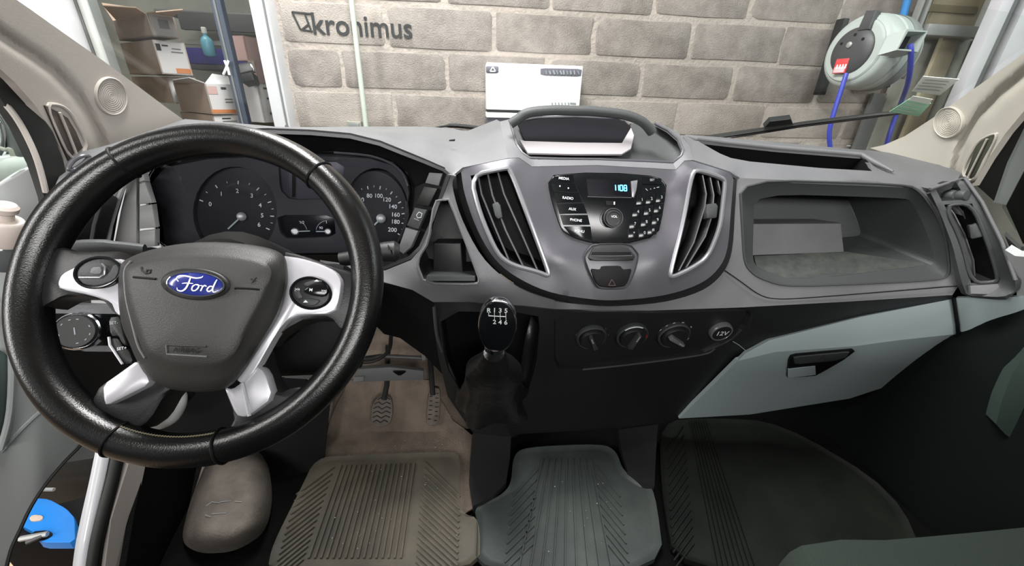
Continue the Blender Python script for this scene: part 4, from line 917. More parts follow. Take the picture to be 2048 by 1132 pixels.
# ---------------------------------------------------------------- centre panel with vents
cl_in = [(941, 351, .845), (1011, 336, .845), (1020, 338, .845), (1058, 438, .80), (1095, 538, .768), (1098, 553, .762), (1076, 544, .765), (1023, 530, .772), (994, 508, .782), (959, 426, .815)]
cr_in = [(1384, 344, .845), (1399, 341, .845), (1446, 357, .845), (1450, 366, .842), (1446, 405, .825), (1440, 455, .805), (1416, 514, .785), (1381, 538, .77), (1341, 556, .76), (1340, 545, .762), (1366, 445, .80)]
rad = [(1107, 350), (1096, 366), (1104, 404), (1120, 452), (1128, 465), (1150, 477), (1186, 487), (1259, 487), (1300, 476), (1318, 461), (1325, 430), (1331, 390), (1333, 370), (1322, 357), (1300, 351), (1240, 346), (1170, 345)]
YR = lambda y: .855-.00046*(y-340)             # slope of the radio plane
radp = [(a, b, YR(b)+.004) for a, b in rad]
cen = [(922, 343, .85), (926, 336, .852), (1017, 317, .865), (1038, 316, .866), (1064, 334, .862), (1193, 331, .862), (1352, 340, .862), (1369, 322, .866), (1384, 322, .866), (1460, 345, .852), (1467, 358, .85), (1462, 420, .818), (1455, 495, .795), (1438, 535, .78), (1400, 567, .765), (1330, 590, .752), (1240, 600, .745), (1180, 598, .745), (1100, 584, .752), (1035, 555, .765), (990, 518, .785), (955, 460, .81), (930, 390, .835)]
seg_ = cr(cen[10:]+cen[:1], 4, False); cen_n = cen[1:10]+seg_[:-1]+[cen[0]]
surf('centre_panel', cen_n, M_SILV, D, holes=[cl_in, cr_in, radp], grid=14, extra=[(1110, 520, .765), (1310, 520, .765), (1060, 380, .83), (1350, 380, .83), (1225, 540, .765)], thick=.006)
rim = [(a, b, y+.012) for a, b, y in cen[11:]+cen[:1]]
rim_o = [(1474, 358, .86), (1470, 420, .835), (1464, 500, .81), (1446, 545, .795), (1405, 580, .782), (1332, 603, .772), (1240, 612, .766), (1178, 610, .766), (1095, 596, .772), (1028, 566, .785), (980, 526, .80), (944, 462, .825), (918, 392, .85), (912, 345, .86)]
surf('panel_surround', seg_+cr(rim_o, 4, False)[::-1], M_DARK, D, grid=12, thick=.01, lam=2e-3)
def vent(nm, lab, inn, slats, tab, frame_m, r=.005, sl_r=.0022, sm=None):
    v = thing(nm, P(inn[0][0], inn[0][1], inn[0][2]), lab, 'vent')
    io = L3(inn); bk_ = [p+Vector((0, .07, 0)) for p in inset(io, .008)]
    loft('vent_well', [io, bk_], M_BLACK, v, False, True, False)
    tube('vent_bezel', L3(ch(inn, 2)), r, frame_m, v, 8, True)
    for s_ in slats:
        A = L3([(a, b, y) for a, b, y in s_]); B = [p+Vector((0, .035, 0)) for p in A]
        strip('vent_slat', A, B, sm or M_DARK, v, .003)
        tube('slat_edge', A, sl_r, M_SILV, v, 6)
    if tab: plate('vent_tab', L3(tab), .02, M_DASH2, v, .003)
    return v
def sly(px, py, inn):                            # depth just inside a vent opening
    return RBF(inn)(px, py)+.012
def sl(lst, inn): return [(a, b, sly(a, b, inn)) for a, b in lst]
vent('air_vent', 'tall air vent with silver bezel, left of the radio', cl_in, [sl(q, cl_in) for q in ([(956, 349), (963, 388), (990, 455), (1017, 519)], [(975, 345), (985, 391), (1012, 462), (1048, 536)], [(995, 341), (1008, 388), (1040, 460), (1077, 545)])],
     [(a, b, RBF(cl_in)(a, b)+.002) for a, b in ch([(984, 408), (995, 403), (1001, 410), (1005, 435), (996, 438), (990, 432)], 1, True, .08)], M_BEZ)
vent('air_vent', 'tall air vent with silver bezel, right of the radio', cr_in, [sl(q, cr_in) for q in ([(1404, 346), (1412, 388), (1409, 414), (1387, 485), (1357, 542)], [(1419, 350), (1427, 390), (1424, 430), (1410, 473), (1369, 540)], [(1434, 355), (1443, 397), (1440, 450), (1422, 505), (1389, 534)])],
     [(a, b, RBF(cr_in)(a, b)+.002) for a, b in ch([(1416, 408), (1433, 406), (1437, 412), (1434, 436), (1415, 437), (1413, 425)], 1, True, .08)], M_BEZ)
# ---------------------------------------------------------------- radio
cr_ = thing('car_radio', P(1215, 420, YR(420)), 'glossy black car radio with small lit blue clock, in the centre of the dashboard', 'radio')
rf = plate('radio_face', [P(a, b, YR(b)-.001) for a, b in ch(rad, 1, True, .2)], .02, M_GLOSS, cr_, .003)
rn_ = pnorm([P(a, b, YR(b)) for a, b in rad])
def PR_(a, b, e=0.002): return P(a, b, YR(b)-.001)+rn_*e
sc_ = plate('display', [PR_(a, b, .0022) for a, b in ((1172, 358), (1259, 362), (1262, 393), (1176, 391))], .004, M_LCDB, cr_, .0006)
tube('display_edge', [PR_(a, b, .003) for a, b in ((1174, 394), (1215, 395.5), (1262, 396))], .0009, M_SILV, cr_, 6)
plate('display_side', [PR_(a, b, .003) for a, b in ((1261, 363), (1274, 361), (1272, 380), (1267, 396), (1263, 394))], .003, M_BEZ, cr_, .0006)
def rtext(s, a, b, h, m, ang=2, parent=None, bold=0.0, e=.003, wide=1.0):
    o_ = PR_(a, b, e); t = math.radians(ang); u = PR_(a+9*math.cos(t), b+9*math.sin(t), e)-o_; v = rn_.cross(u)
    s_ = (PR_(a, b-10, e)-o_).length/10
    return text('print', s, o_, u, v, s_*h*1.4, m, parent or cr_, .0002, 'CENTER', 0, wide, bold)
# seven segment clock reading 11 08
SEG = {'1': 'bc', '0': 'abcdef', '8': 'abcdefg'}
def seg7(chs, x0, y0, wx, hy, gap):
    q = []
    for k, c_ in enumerate(chs):
        ox = x0+k*(wx+gap); L_ = {'a': ((0, 0), (1, 0)), 'b': ((1, 0), (1, .5)), 'c': ((1, .5), (1, 1)), 'd': ((0, 1), (1, 1)), 'e': ((0, .5), (0, 1)), 'f': ((0, 0), (0, .5)), 'g': ((0, .5), (1, .5))}
        for s_ in SEG[c_]:
            (a, b), (c2, d2) = L_[s_]; q.append(boxpiece(PR_(ox+a*wx+.6*b, y0+b*hy+k*.4, .0026), PR_(ox+c2*wx+.6*d2, y0+d2*hy+k*.4, .0026), .0021, rn_, .0003))
    return q
clk = multi('clock_digits', seg7('1', 1225.5, 370.5, 4.6, 11, 2)+seg7('1', 1231.5, 370.7, 4.6, 11, 2)+seg7('0', 1239, 371, 5, 11, 2)+seg7('8', 1247, 371.3, 5, 11, 2), M_LCD, sc_)
bts = [('MEDIA', 1127, 358, [(1108, 353), (1146, 349), (1150, 366), (1102, 369)]), ('RADIO', 1135, 397, [(1108, 385), (1158, 387), (1166, 405), (1113, 406)]), ('AUX', 1144, 419, [(1114, 408), (1167, 407), (1174, 427), (1119, 428)]), ('PHONE', 1151, 441, [(1120, 430), (1175, 430), (1180, 450), (1126, 450)]), ('MENU', 1158, 463, [(1127, 453), (1181, 453), (1184, 480), (1142, 471)])]
for s_, a, b, q in bts:
    o = plate('button', [PR_(x, y, .0014) for x, y in inset2(q)] if False else [PR_(x, y, .0014) for x, y in q], .0016, M_GLOSS, cr_, .0005); rtext(s_, a, b, 5.2, M_PRINT, 6, o, .012, .0034)
o = plate('seek_button', [PR_(x, y, .0014) for x, y in ((1103, 370), (1150, 368), (1157, 385), (1107, 383))], .0016, M_GLOSS, cr_, .0005)
for a, b in ((1119, 373), (1136, 377)): lathe('seek_dot', [(.0016, 0), (.0016, .0006)], PR_(a, b, .003), rn_, M_PRINT, o, 10)
o = plate('set_button', [PR_(x, y, .0014) for x, y in ((1284, 353), (1322, 358), (1324, 369), (1284, 368))], .0016, M_GLOSS, cr_, .0005); rtext('SET', 1303, 361, 4.6, M_PRINTG, 0, o, .01, .0034)
o = plate('call_button', [PR_(x, y, .0014) for x, y in ((1284, 371), (1328, 370), (1326, 387), (1281, 392))], .0016, M_GLOSS, cr_, .0005)
for i, (a, b, c_, d_) in enumerate(((1290, 378, 1294, 382), (1299, 379, 1301, 378.5), (1306, 377.5, 1309, 377), (1312, 376, 1317, 375))): multi('call_mark', [boxpiece(PR_(a, b, .003), PR_(c_, d_, .003), .0016, rn_, .0005)], M_PRINTG, o)
for s_, a, b in (('1', 1282, 400), ('2', 1301, 398), ('3', 1321, 395), ('4', 1274, 424), ('5', 1297, 421), ('6', 1317, 416), ('7', 1268, 448), ('8', 1291, 444), ('9', 1313, 440), ('*', 1266, 467), ('0', 1287, 466), ('#', 1304, 460)):
    o = plate('key', [PR_(a+x, b+y, .0014) for x, y in ((-9, -9), (9, -10), (8, 9), (-10, 10))], .0016, M_GLOSS, cr_, .0005); rtext(s_, a+1, b, 6, M_PRINTG, -4, o, .008, .0034)
lathe('volume_knob', [(20*.00094, -.002), (20*.00094, .012), (18*.00094, .015), (15*.00094, .0155), (14*.00094, .014), (.0005, .0142)], PR_(1223, 439, 0), rn_, M_DARK, cr_, 32)
tube('knob_glint_ring', [PR_(a, b, .0) + rn_*.0145 for a, b in ell(1222, 438, 18.5, 18.5, 28)], .0008, M_SILV, cr_, 6, True)
rtext('VOL', 1223, 436, 4.6, M_PRINT, 0, None, .01, .0165)
plate('usb_slot', [PR_(a, b, .0026) for a, b in ((1210, 402), (1232, 403), (1230, 412), (1212, 411))], .003, M_BLACK, cr_, .0006)
plate('usb_light', [PR_(a, b, .003) for a, b in ((1226.5, 404), (1229, 404), (1229, 410), (1226.5, 410))], .001, M_PRINT, cr_, .0003)
# ---------------------------------------------------------------- slot and hazard panel
hz = thing('hazard_panel', P(1223, 535, .77), 'dark trim with card slot and hazard warning button, below the radio', 'switch panel')
YH = lambda y: .776-.00042*(y-500)-.002
def PH(a, b, e=0.0): return P(a, b, YH(b)-e)
ol = ch([(1186, 488), (1259, 487), (1276, 507), (1276, 516), (1270, 543), (1256, 573), (1243, 578), (1203, 578), (1194, 573), (1178, 543), (1169, 516), (1172, 506)], 1, True, .2)
plate('panel_plate', [PH(a, b) for a, b in ol], .014, M_SILV, hz, .002)
tube('edge_line', [PH(a, b, .001) for a, b in ol], .0014, M_DARK, hz, 6, True)
plate('slot_frame', [PH(a, b, .003) for a, b in ch([(1176, 514), (1189, 492), (1255, 492), (1272, 512), (1266, 522), (1181, 522)], 1, True, .15)], .008, M_DARK, hz, .003)
plate('slot_opening', [PH(a, b, .004) for a, b in ((1184, 504), (1262, 504), (1263, 511), (1183, 511))], .004, M_BLACK, hz, .0008)
tube('slot_lip', [PH(a, b, .005) for a, b in ((1183, 512), (1222, 512.5), (1264, 511.5))], .0012, M_SILV, hz, 6)
hb = plate('hazard_button', [PH(a, b, .004) for a, b in ch([(1181, 537), (1201, 539), (1204, 532), (1241, 531), (1247, 539), (1265, 537), (1257, 564), (1250, 573), (1226, 576), (1200, 574), (1190, 562)], 1, True, .15)], .01, M_BLACK, hz, .003)
tr3 = [PH(1224, 559, .0045), PH(1231, 571, .0045), PH(1217, 571, .0045)]
multi('warning_triangle', [boxpiece(tr3[i], tr3[(i+1) % 3], .0018, pnorm(tr3), .0006) for i in range(3)], mat('dull_red_print', (60, 44, 43), .6), hb)

# ---------------------------------------------------------------- top tray with grab handle
lipc = [(1017, 316, .868), (1038, 315, .868), (1064, 333, .864), (1193, 330, .864), (1352, 339, .864), (1369, 321, .868), (1387, 320, .87)]
inn_t = [(1021, 246, 1.05), (1034, 290, .93), (1045, 306, .90), (1060, 316, .888), (1120, 318, .886), (1200, 319, .886), (1300, 323, .886), (1346, 325, .886), (1362, 312, .892), (1366, 300, .90), (1357, 278, .95), (1336, 260, 1.0), (1311, 247, 1.05)]
outr = [(1017, 316, .868), (1013, 305, .89), (1000, 243, 1.08), (994, 239, 1.13), (1019, 236, 1.1)]
surf('tray_rim', [(1013, 305, .89), (1017, 316, .868), (1038, 315, .868), (1064, 333, .864), (1193, 330, .864), (1352, 339, .864), (1369, 321, .868), (1387, 320, .872), (1378, 290, .93), (1355, 264, 1.02), (1312, 244, 1.08)]+inn_t[::-1]+[(1020, 238, 1.09), (1000, 243, 1.08)], M_DASH, D, grid=12, thick=.006)
tube('rim_edge', L3(inn_t), .003, M_SILV, D, 8)
tb = [P(a, b, y)+Vector((0, 0, -.035)) for a, b, y in inn_t]
surf('tray_floor', [(a, b, y+.05) for a, b, y in inn_t], M_DASH2, D, grid=16, thick=.004)
strip('tray_wall', L3(inn_t), [P(a, b, y+.05) for a, b, y in inn_t], M_DASH2, D, .003)
fb = [(1039, 279, .97), (1056, 306, .925), (1150, 308, .92), (1243, 308, .925), (1262, 297, .945), (1268, 270, 1.0), (1262, 255, 1.03), (1244, 286, .965), (1150, 285, .965), (1050, 282, .97)]
surf('tray_insert_front', fb, mat('pale_insert_plastic', (150, 146, 148), .5), D, grid=12, thick=.004)
surf('tray_pocket', [(1036, 249, 1.06), (1050, 282, .975), (1150, 285, .97), (1244, 286, .97), (1263, 255, 1.04), (1243, 236, 1.1), (1150, 234, 1.1), (1056, 237, 1.1)], mat('matt_black_pocket', (20, 19, 23), .95, spec=.1), D, grid=14, thick=.003)
tube('pocket_back_edge', L3([(1050, 240, 1.09), (1075, 236, 1.1), (1150, 234, 1.1), (1235, 238, 1.1), (1260, 250, 1.07)]), .004, M_SILV, D, 8)
gh = cr([(1021, 248, .97), (1036, 238, .97), (1056, 226, .97), (1100, 221, .97), (1150, 221.5, .97), (1192, 223, .97), (1250, 230, .965), (1285, 244, .96), (1304, 265, .96)], 4, False)
tube('grab_handle', L3(gh), .0135, M_DASH2, D, 12, False, .8, True, Vector((0, 0, 1)))

# ---------------------------------------------------------------- top and face, passenger side
slot = [(1396, 282, 1.02), (1448, 288, 1.02), (1550, 299, 1.0), (1650, 307, .985), (1726, 313, .97), (1738, 325, .935), (1744, 342, .90), (1640, 336, .905), (1500, 323, .92), (1462, 316, .93), (1440, 307, .95)]
top_r = [(1387, 320, .872), (1378, 290, .95), (1366, 272, 1.05), (1372, 269, 1.12), (1448, 275, 1.16), (1560, 285, 1.15), (1690, 297, 1.12), (1760, 303, 1.09), (1830, 312, 1.02), (1880, 324, .94), (1922, 346, .85), (1914, 361, .80), (1860, 378, .80), (1850, 384, .815), (1822, 371, .83), (1650, 364, .845), (1480, 357, .858), (1466, 348, .855), (1460, 343, .857)]
surf('top_pad', top_r, M_DASH, D, holes=[slot], grid=14, thick=.006)
sr0 = L3(slot)
loft('tray_well', [sr0, [p+Vector((0, .03, -.05)) for p in inset(sr0, .004)]], M_BLACK, D, False, True, False)
tube('tray_lip', L3([(1372, 272, 1.1), (1396, 279, 1.025), (1448, 285, 1.025), (1550, 296, 1.005), (1650, 304, .99), (1722, 310, .975), (1750, 325, .93), (1786, 343, .89)]), [.004, .006, .007, .007, .007, .007, .006, .003], M_DASH, D, 10)
# face with the open shelf
sh_out = ch([(1479, 358, .856), (1815, 369, .832), (1842, 384, .815), (1873, 428, .79), (1893, 480, .765), (1900, 545, .745), (1884, 560, .748), (1640, 571, .775), (1562, 571, .785), (1512, 553, .795), (1488, 528, .805), (1484, 450, .825)], 2, True, .2)
face_r = [(1466, 346, .858), (1480, 356, .857), (1822, 370, .83), (1852, 384, .812), (1880, 430, .78), (1905, 490, .755), (1918, 545, .735), (1916, 573, .728), (1905, 590, .726), (1700, 603, .755), (1480, 615, .775), (1300, 621, .765), (1110, 618, .76), (1106, 603, .757), (1178, 610, .772), (1240, 612, .772), (1332, 603, .778), (1405, 580, .787), (1446, 545, .80), (1464, 500, .815), (1470, 420, .84), (1474, 358, .86)]
face_r = face_r[:13]+cr(face_r[13:], 4, False)
surf('shelf_face', face_r, M_DASH, D, holes=[sh_out], grid=14, thick=.006)
seam = cr([(1450, 541, .797), (1480, 562, .788), (1521, 590, .776), (1560, 598, .77), (1640, 594, .762), (1780, 583, .745), (1914, 572, .726)], 5, False)
tube('panel_seam', L3(seam), .0012, M_BLACK, D, 6)
sh_in = ch([(1509, 387, .872), (1808, 396, .842), (1822, 402, .835), (1846, 445, .81), (1862, 490, .79), (1870, 524, .775), (1858, 533, .775), (1640, 552, .80), (1562, 552, .81), (1518, 540, .82), (1505, 520, .83), (1507, 450, .85)], 2, True, .2)
so, si = L3(sh_out), L3(sh_in)
tube('shelf_rim', so, .0028, M_DASH2, D, 6, True)
k_ = len(so)
mid_ = [(a*.6+b*.4)+Vector((0, .004, 0)) for a, b in zip(so, si)]
loft('shelf_bevel', [so, mid_, si], M_DASH2, D, False, False, True)
bkr = [p+Vector((-.01, .17, .012)) for p in inset(si, .02)]
loft('shelf_liner', [si, bkr], M_DASH2, D, False, True, False)
plate('shelf_step', L3([(1500, 447, .90), (1684, 446, .88), (1690, 505, .865), (1500, 512, .885)]), .10, M_DASH, D, .006)
sf = [p for p in L3([(1508, 512, .88), (1690, 503, .862), (1866, 529, .778), (1640, 556, .795), (1562, 556, .805), (1515, 541, .825)])]
plate('shelf_dust', sf, .003, mat('dusty_shelf', (48, 52, 50), .8, col2=(68, 70, 66), vscale=40), D, .001)
# passenger side vent
vh_o = ch([(1858, 379, .80), (1914, 360, .80), (1926, 352, .79), (1962, 402, .75), (2001, 480, .70), (2030, 558, .655), (2030, 584, .65), (2006, 594, .655), (1934, 592, .70), (1922, 560, .715), (1905, 490, .745), (1880, 425, .775)], 1, True, .15)
vin = [(1888, 409, .775), (1944, 407, .755), (1976, 485, .715), (1994, 545, .69), (1996, 564, .685), (1942, 566, .71), (1924, 486, .74)]
ven = [(1872, 379, .797), (1911, 363, .79), (1934, 399, .765), (1884, 402, .78)]
vp = vent('air_vent', 'black air vent with housing at the passenger end of the dashboard', vin, [sl(q, vin) for q in ([(1894, 410), (1908, 429), (1929, 470), (1946, 520), (1950, 566)], [(1911, 409), (1926, 425), (1952, 479), (1970, 523), (1974, 566)], [(1932, 408), (1952, 438), (1979, 499), (1990, 543), (1992, 564)])],
     [(a, b, RBF(vin)(a, b)) for a, b in ch([(1938, 452), (1948, 449), (1952, 446), (1958, 452), (1967, 474), (1942, 479)], 1, True, .1)], M_DASH2, .004, .0022, M_DASH)
surf('vent_housing', vh_o, M_DASH2, vp, holes=[vin, ven], grid=12, thick=.012)
vo = L3(ven); loft('window_well', [vo, [p+Vector((0, .025, 0)) for p in inset(vo, .004)]], M_DARK, vp, False, True, False)
lathe('wheel_bump', [(.012, 0), (.014, .012), (.01, .02), (.001, .021)], P(1893, 392, .80), Vector((-.1, -1, .3)), M_DASH2, vp, 16)
lathe('wheel_bump', [(.012, 0), (.014, .012), (.01, .02), (.001, .021)], P(1915, 392, .785), Vector((-.1, -1, .3)), M_DASH2, vp, 16)
tube('housing_edge', L3([(1860, 378, .798), (1914, 360, .798), (1930, 356, .785), (1964, 404, .745), (2003, 482, .695), (2031, 560, .65)]), .0032, M_DASH, vp, 8)
plate('bottom_plate', L3([(1940, 571, .70), (1996, 568, .68), (2006, 580, .67), (2000, 590, .668), (1942, 588, .69)]), .008, M_DASH, vp, .002)
# lower wedge, glovebox
surf('lower_wedge', [(1480, 614, .776), (1700, 602, .757), (1905, 589, .728), (1905, 600, .745), (1720, 636, .80), (1542, 681, .82), (1494, 706, .83), (1470, 680, .83), (1498, 640, .82), (1500, 622, .80)], M_DARK, D, grid=14)
gu = [(1905, 598, .742), (1720, 634, .79), (1540, 680, .81), (1492, 706, .815), (1475, 722, .815), (1551, 704, .80), (1712, 692, .77), (1800, 680, .752), (1914, 668, .722), (1911, 650, .725)]
gd = thing('glovebox_door', P(1700, 720, .77), 'blue-grey glovebox lid with dark latch, below the passenger shelf', 'glovebox')
surf('lid_upper', gu, M_GLOVE, gd, grid=16, thick=.012)
gl_o = [(1475, 722, .815), (1551, 704, .80), (1712, 692, .77), (1800, 680, .752), (1914, 668, .722), (1905, 676, .735), (1800, 764, .80), (1700, 797, .83), (1500, 829, .875), (1358, 837, .89)]
surf('lid_lower', gl_o, M_GLOVE, gd, grid=16, thick=.012)
RG = RBF(gl_o+gu)
def PG(a, b, e): return P(a, b, RG(a, b)-e)
hd = plate('latch_recess', [PG(a, b, .004) for a, b in [(1583, 713), (1593, 709), (1706, 700), (1710, 703), (1688, 720), (1648, 743), (1631, 752), (1576, 756), (1579, 724)]], .008, M_BLACK, gd, .001)
plate('latch_handle', [PG(a, b, .009) for a, b in ch([(1588, 715), (1700, 704), (1694, 715), (1672, 722), (1590, 729)], 1, True, .1)], .006, M_DASH2, hd, .002)
plate('latch_plate', [PG(a, b, .006) for a, b in ((1577, 739), (1631, 732), (1632, 750), (1577, 756))], .004, M_GLOVE, hd, .001)
lathe('lock', [(.008, 0), (.008, .004), (.005, .004), (.005, .002)], PG(1641, 715, .009), (CAM-PG(1641, 715, 0)).normalized(), M_BLACK, hd, 16)
tube('lid_seam', L3([(1907, 596, .738), (1915, 650, .72), (1916, 668, .717), (1902, 690, .738), (1850, 735, .77), (1795, 772, .80)]), .004, M_BLACK, D, 6)
surf('end_panel', [(1912, 596, .738), (2030, 594, .655), (2090, 594, .62), (2090, 668, .61), (2020, 670, .65), (1960, 678, .69), (1930, 684, .71), (1905, 706, .745), (1910, 690, .735), (1921, 668, .716)], M_GLOVE, D, grid=14, thick=.01)
tube('bracket_hook', L3(cr([(1789, 766, .83), (1791, 782, .83), (1800, 796, .83)], 4, False)), .006, M_DASH, D, 8)
# ---------------------------------------------------------------- lower console
con = [(866, 606, .80), (940, 606, .80), (1045, 613, .79), (1110, 620, .79), (1300, 623, .80), (1495, 617, .80), (1506, 626, .805), (1494, 706, .835), (1425, 775, .87), (1358, 837, .90), (1316, 850, .905), (1230, 857, .905), (1040, 868, .905), (1018, 878, .90), (948, 868, .90), (925, 836, .89), (895, 792, .87), (878, 720, .84), (868, 660, .82)]
gr_h = ch([(878, 622, .80), (1076, 626, .79), (1080, 660, .80), (1072, 730, .82), (1052, 796, .84), (992, 822, .85), (924, 786, .85), (890, 730, .83)], 1, True, .2)
hp_h = ch([(1108, 624, .79), (1300, 627, .80), (1496, 621, .80), (1504, 628, .803), (1490, 656, .815), (1460, 683, .825), (1400, 709, .84), (1290, 725, .845), (1165, 738, .85), (1108, 736, .85)], 1, True, .15)
surf('lower_console', con, M_DARK, D, holes=[gr_h, hp_h], grid=16, thick=.008)
g0 = L3(gr_h); loft('gear_well', [g0, [p+Vector((0, .05, -.01)) for p in inset(g0, .012)]], M_BLACK, D, False, True, False)
tube('well_edge', L3(cr([(868, 612, .798), (874, 670, .815), (890, 715, .835), (905, 750, .845), (918, 782, .855)], 4, False)), .004, M_DASH2, D, 8)
for q in ([(946, 866), (1022, 872), (1020, 915), (1012, 965), (985, 992), (946, 1012), (938, 960)], [(1236, 860), (1316, 848), (1312, 905), (1309, 972), (1288, 966), (1256, 942), (1244, 905)]):
    surf('console_foot', [(a, b, PZ(a, b, fl+.03).y if b > 880 else .90) for a, b in q], M_DARK, D, grid=14, thick=.03)
hp = thing('heater_control_panel', P(1300, 670, .83), 'dark heater control panel with three rotary knobs and a 12V socket', 'control panel')
h0 = L3(hp_h); hin = [p+Vector((0, .012, 0)) for p in inset(h0, .006)]
loft('panel_tray', [h0, hin], M_DARK, hp, False, True, False)
tube('panel_edge', L3(cr([(1165, 739, .85), (1260, 729, .846), (1400, 710, .84), (1430, 697, .832)], 4, False)), .003, M_DASH2, hp, 8)
hn = pnorm(hin); RH = RBF([(a, b, y+.012) for a, b, y in hp_h])
def PHt(a, b, e=0.0): return P(a, b, RH(a, b))+hn*e
rg_ = lambda r: r*(PHt(1263, 668)-CAM).dot(FW)/F_PX
hu = (UPV-hn*UPV.dot(hn)).normalized(); hh = hu.cross(hn)
for cx, cy, r, ang, mm in ((1182, 672, 30, 115, M_DARK), (1263, 669, 32, 75, M_BEZ), (1346, 668, 33, -35, M_SILV)):
    c = PHt(cx, cy, .002); R = rg_(r)
    kb = lathe('knob_ring', [(R, -.004), (R, .006), (R*.94, .009), (R*.88, .006), (R*.84, .002)], c, hn, M_DASH2, hp, 36)
    kd = lathe('knob', [(R*.82, 0), (R*.78, .014), (R*.74, .016), (.001, .0165)], c, hn, M_DARK, hp, 36)
    t = math.radians(ang); dv = hh*math.cos(t)+hu*math.sin(t); pc = []
    gp2 = [c+hn*.016+dv*R*s_+hn.cross(dv)*R*w_ for s_, w_ in ((-.6, .14), (.62, .11), (.7, 0), (.62, -.11), (-.6, -.14))]
    plate('grip', [p+hn*.012 for p in gp2], .014, M_DASH2 if cx < 1300 else M_DASH, kd, .002, True, hn)
    multi('pointer', [boxpiece(c+hn*.0285+dv*R*.15, c+hn*.0285+dv*R*.6, .003, hn, .0006)], M_PRINTG, kd)
    if cx == 1263:
        tube('cold_arc', [c+hn*.006+(hh*math.cos(a)+hu*math.sin(a))*R*.92 for a in [math.radians(200-7*i) for i in range(9)]], .0016, M_RBLUE, kb, 6)
        tube('white_arc', [c+hn*.008+(hh*math.cos(a)+hu*math.sin(a))*R*.92 for a in [math.radians(135-8*i) for i in range(10)]], .0016, M_PRINT, kb, 6)
        tube('hot_arc', [c+hn*.006+(hh*math.cos(a)+hu*math.sin(a))*R*.92 for a in [math.radians(10-7*i) for i in range(7)]], .002, M_RRED, kb, 6)
    else:
        multi('dial_marks', [boxpiece(c+hn*.0025+(hh*math.cos(a)+hu*math.sin(a))*R*1.12, c+hn*.0025+(hh*math.cos(a+.14)+hu*math.sin(a+.14))*R*1.12, .003, hn, .0005) for a in ([2.6, 2.2, 1.8, 1.3, .6, -.4, -.7] if cx > 1300 else [2.8, 2.2, .7, .1])], M_PRINTG if cx > 1300 else M_DASH2, kb)['kind'] = 'stuff'
c = PHt(1440, 661, .002); R = rg_(22)
sk_ = lathe('socket_ring', [(R*1.06, -.004), (R*1.06, .004), (R, .008), (R*.9, .009), (R*.86, .006)], c, hn, M_BEZ, hp, 32)
so_ = lathe('socket_cap', [(R*.9, .002), (R*.86, .008), (.001, .0085)], c, hn, M_DARK, hp, 32)
text('cap_print', '12V', c+hn*.009, hh, hu, R*.75, M_PRINT, so_, .0004, 'CENTER', 0, 1, .015)
tube('scratch', [P(1466, 683, .822), P(1478, 690, .822), P(1491, 701, .824)], .0012, M_PRINTG, hp, 5)

# ---------------------------------------------------------------- gear lever
gl_t = thing('gear_lever', P(985, 790, .79), 'gear lever with black six-speed knob, chrome rim and black leather gaiter', 'gear lever')
kc = P(995, 648, .655); kn_n = (CAM-kc).normalized(); kup = (P(998, 570, .655)-P(991, 715, .655)).normalized()
kr = kup.cross(kn_n).normalized(); kn_n = kr.cross(kup).normalized(); ks = (kc-CAM).dot(FW)/F_PX
def KP(x, y, e): return kc+kr*x*ks+kup*y*ks+kn_n*e
sg = lambda v, e: math.copysign(abs(v)**e, v)
def egg(sx, sy, z, yo=0): return [KP(sx*sg(math.cos(t), .86)*(1-.12*(math.sin(t) < 0)*abs(math.sin(t))), yo+sy*sg(math.sin(t), .92), z) for t in [2*math.pi*i/40 for i in range(40)]]
loft('knob_shell', [egg(20, 38, -.024), egg(34, 54, -.016), egg(39, 60, -.002), egg(39, 60, .008), egg(38, 59, .0115), egg(36.2, 57, .0125)], M_CHROME, gl_t, True, True)
kf = loft('knob_face', [egg(36, 57, .0112), egg(35, 55.5, .0128), egg(30, 47, .0142), egg(18, 30, .0152), egg(5, 8, .0156)], M_GLOSS, gl_t, False, True)
def kt(s, x, y, h): 
    return text('shift_numeral', s, KP(x, y, .0152), kr, kup, ks*h*1.4, M_PRINT, kf, .0012, 'CENTER', 0, 1, .02)
for s_, x, y in (('R', -18, 39), ('1', -7, 40), ('3', 4, 40), ('5', 15, 40), ('2', -6, 14), ('4', 5, 14), ('6', 16, 14)): kt(s_, x, y, 9.5)
multi('shift_pattern', [boxpiece(KP(a, b, .0148), KP(c_, d_, .0148), .0012, kn_n, .0016) for a, b, c_, d_ in ((-18, 34, -18, 27), (-18, 27, 15, 27), (-7, 34, -6, 20), (4, 34, 5, 20), (15, 34, 16, 20))], M_PRINT, kf)
lathe('chrome_collar', [(14*ks, -.001), (21*ks, .002), (22*ks, .010), (19*ks, .014), (14*ks, .016)], KP(-4, -66, -.006), kup, M_CHROME, gl_t, 28)
gt = P(988, 706, .672); gb = P(985, 806, .82)
rings = []; NR = 9
for k in range(NR):
    t = k/(NR-1); c = gt*(1-t)+gb*t+Vector((0, 0, -.01*math.sin(math.pi*t)))
    rx = (.021, .036, .062, .066, .060, .072, .074, .084, .088)[k]; ry = (.02, .032, .046, .042, .044, .052, .05, .058, .06)[k]; ring_ = []
    dn = (gb-gt).normalized(); a1 = Vector((1, 0, 0)); a2 = dn.cross(a1).normalized()
    for i in range(36):
        th_ = 2*math.pi*i/36; w_ = 1+(.05+.10*t)*math.sin(th_*5+k*.5)*t+.045*math.sin(th_*8-k*1.1)*t
        sq = 1/max(abs(math.cos(th_)), abs(math.sin(th_)))**(.5*t)
        ring_.append(c+a1*rx*w_*sq*math.cos(th_)+a2*ry*w_*sq*math.sin(th_))
    rings.append(ring_)
loft('gaiter', rings, M_LEATH2, gl_t, True, True)
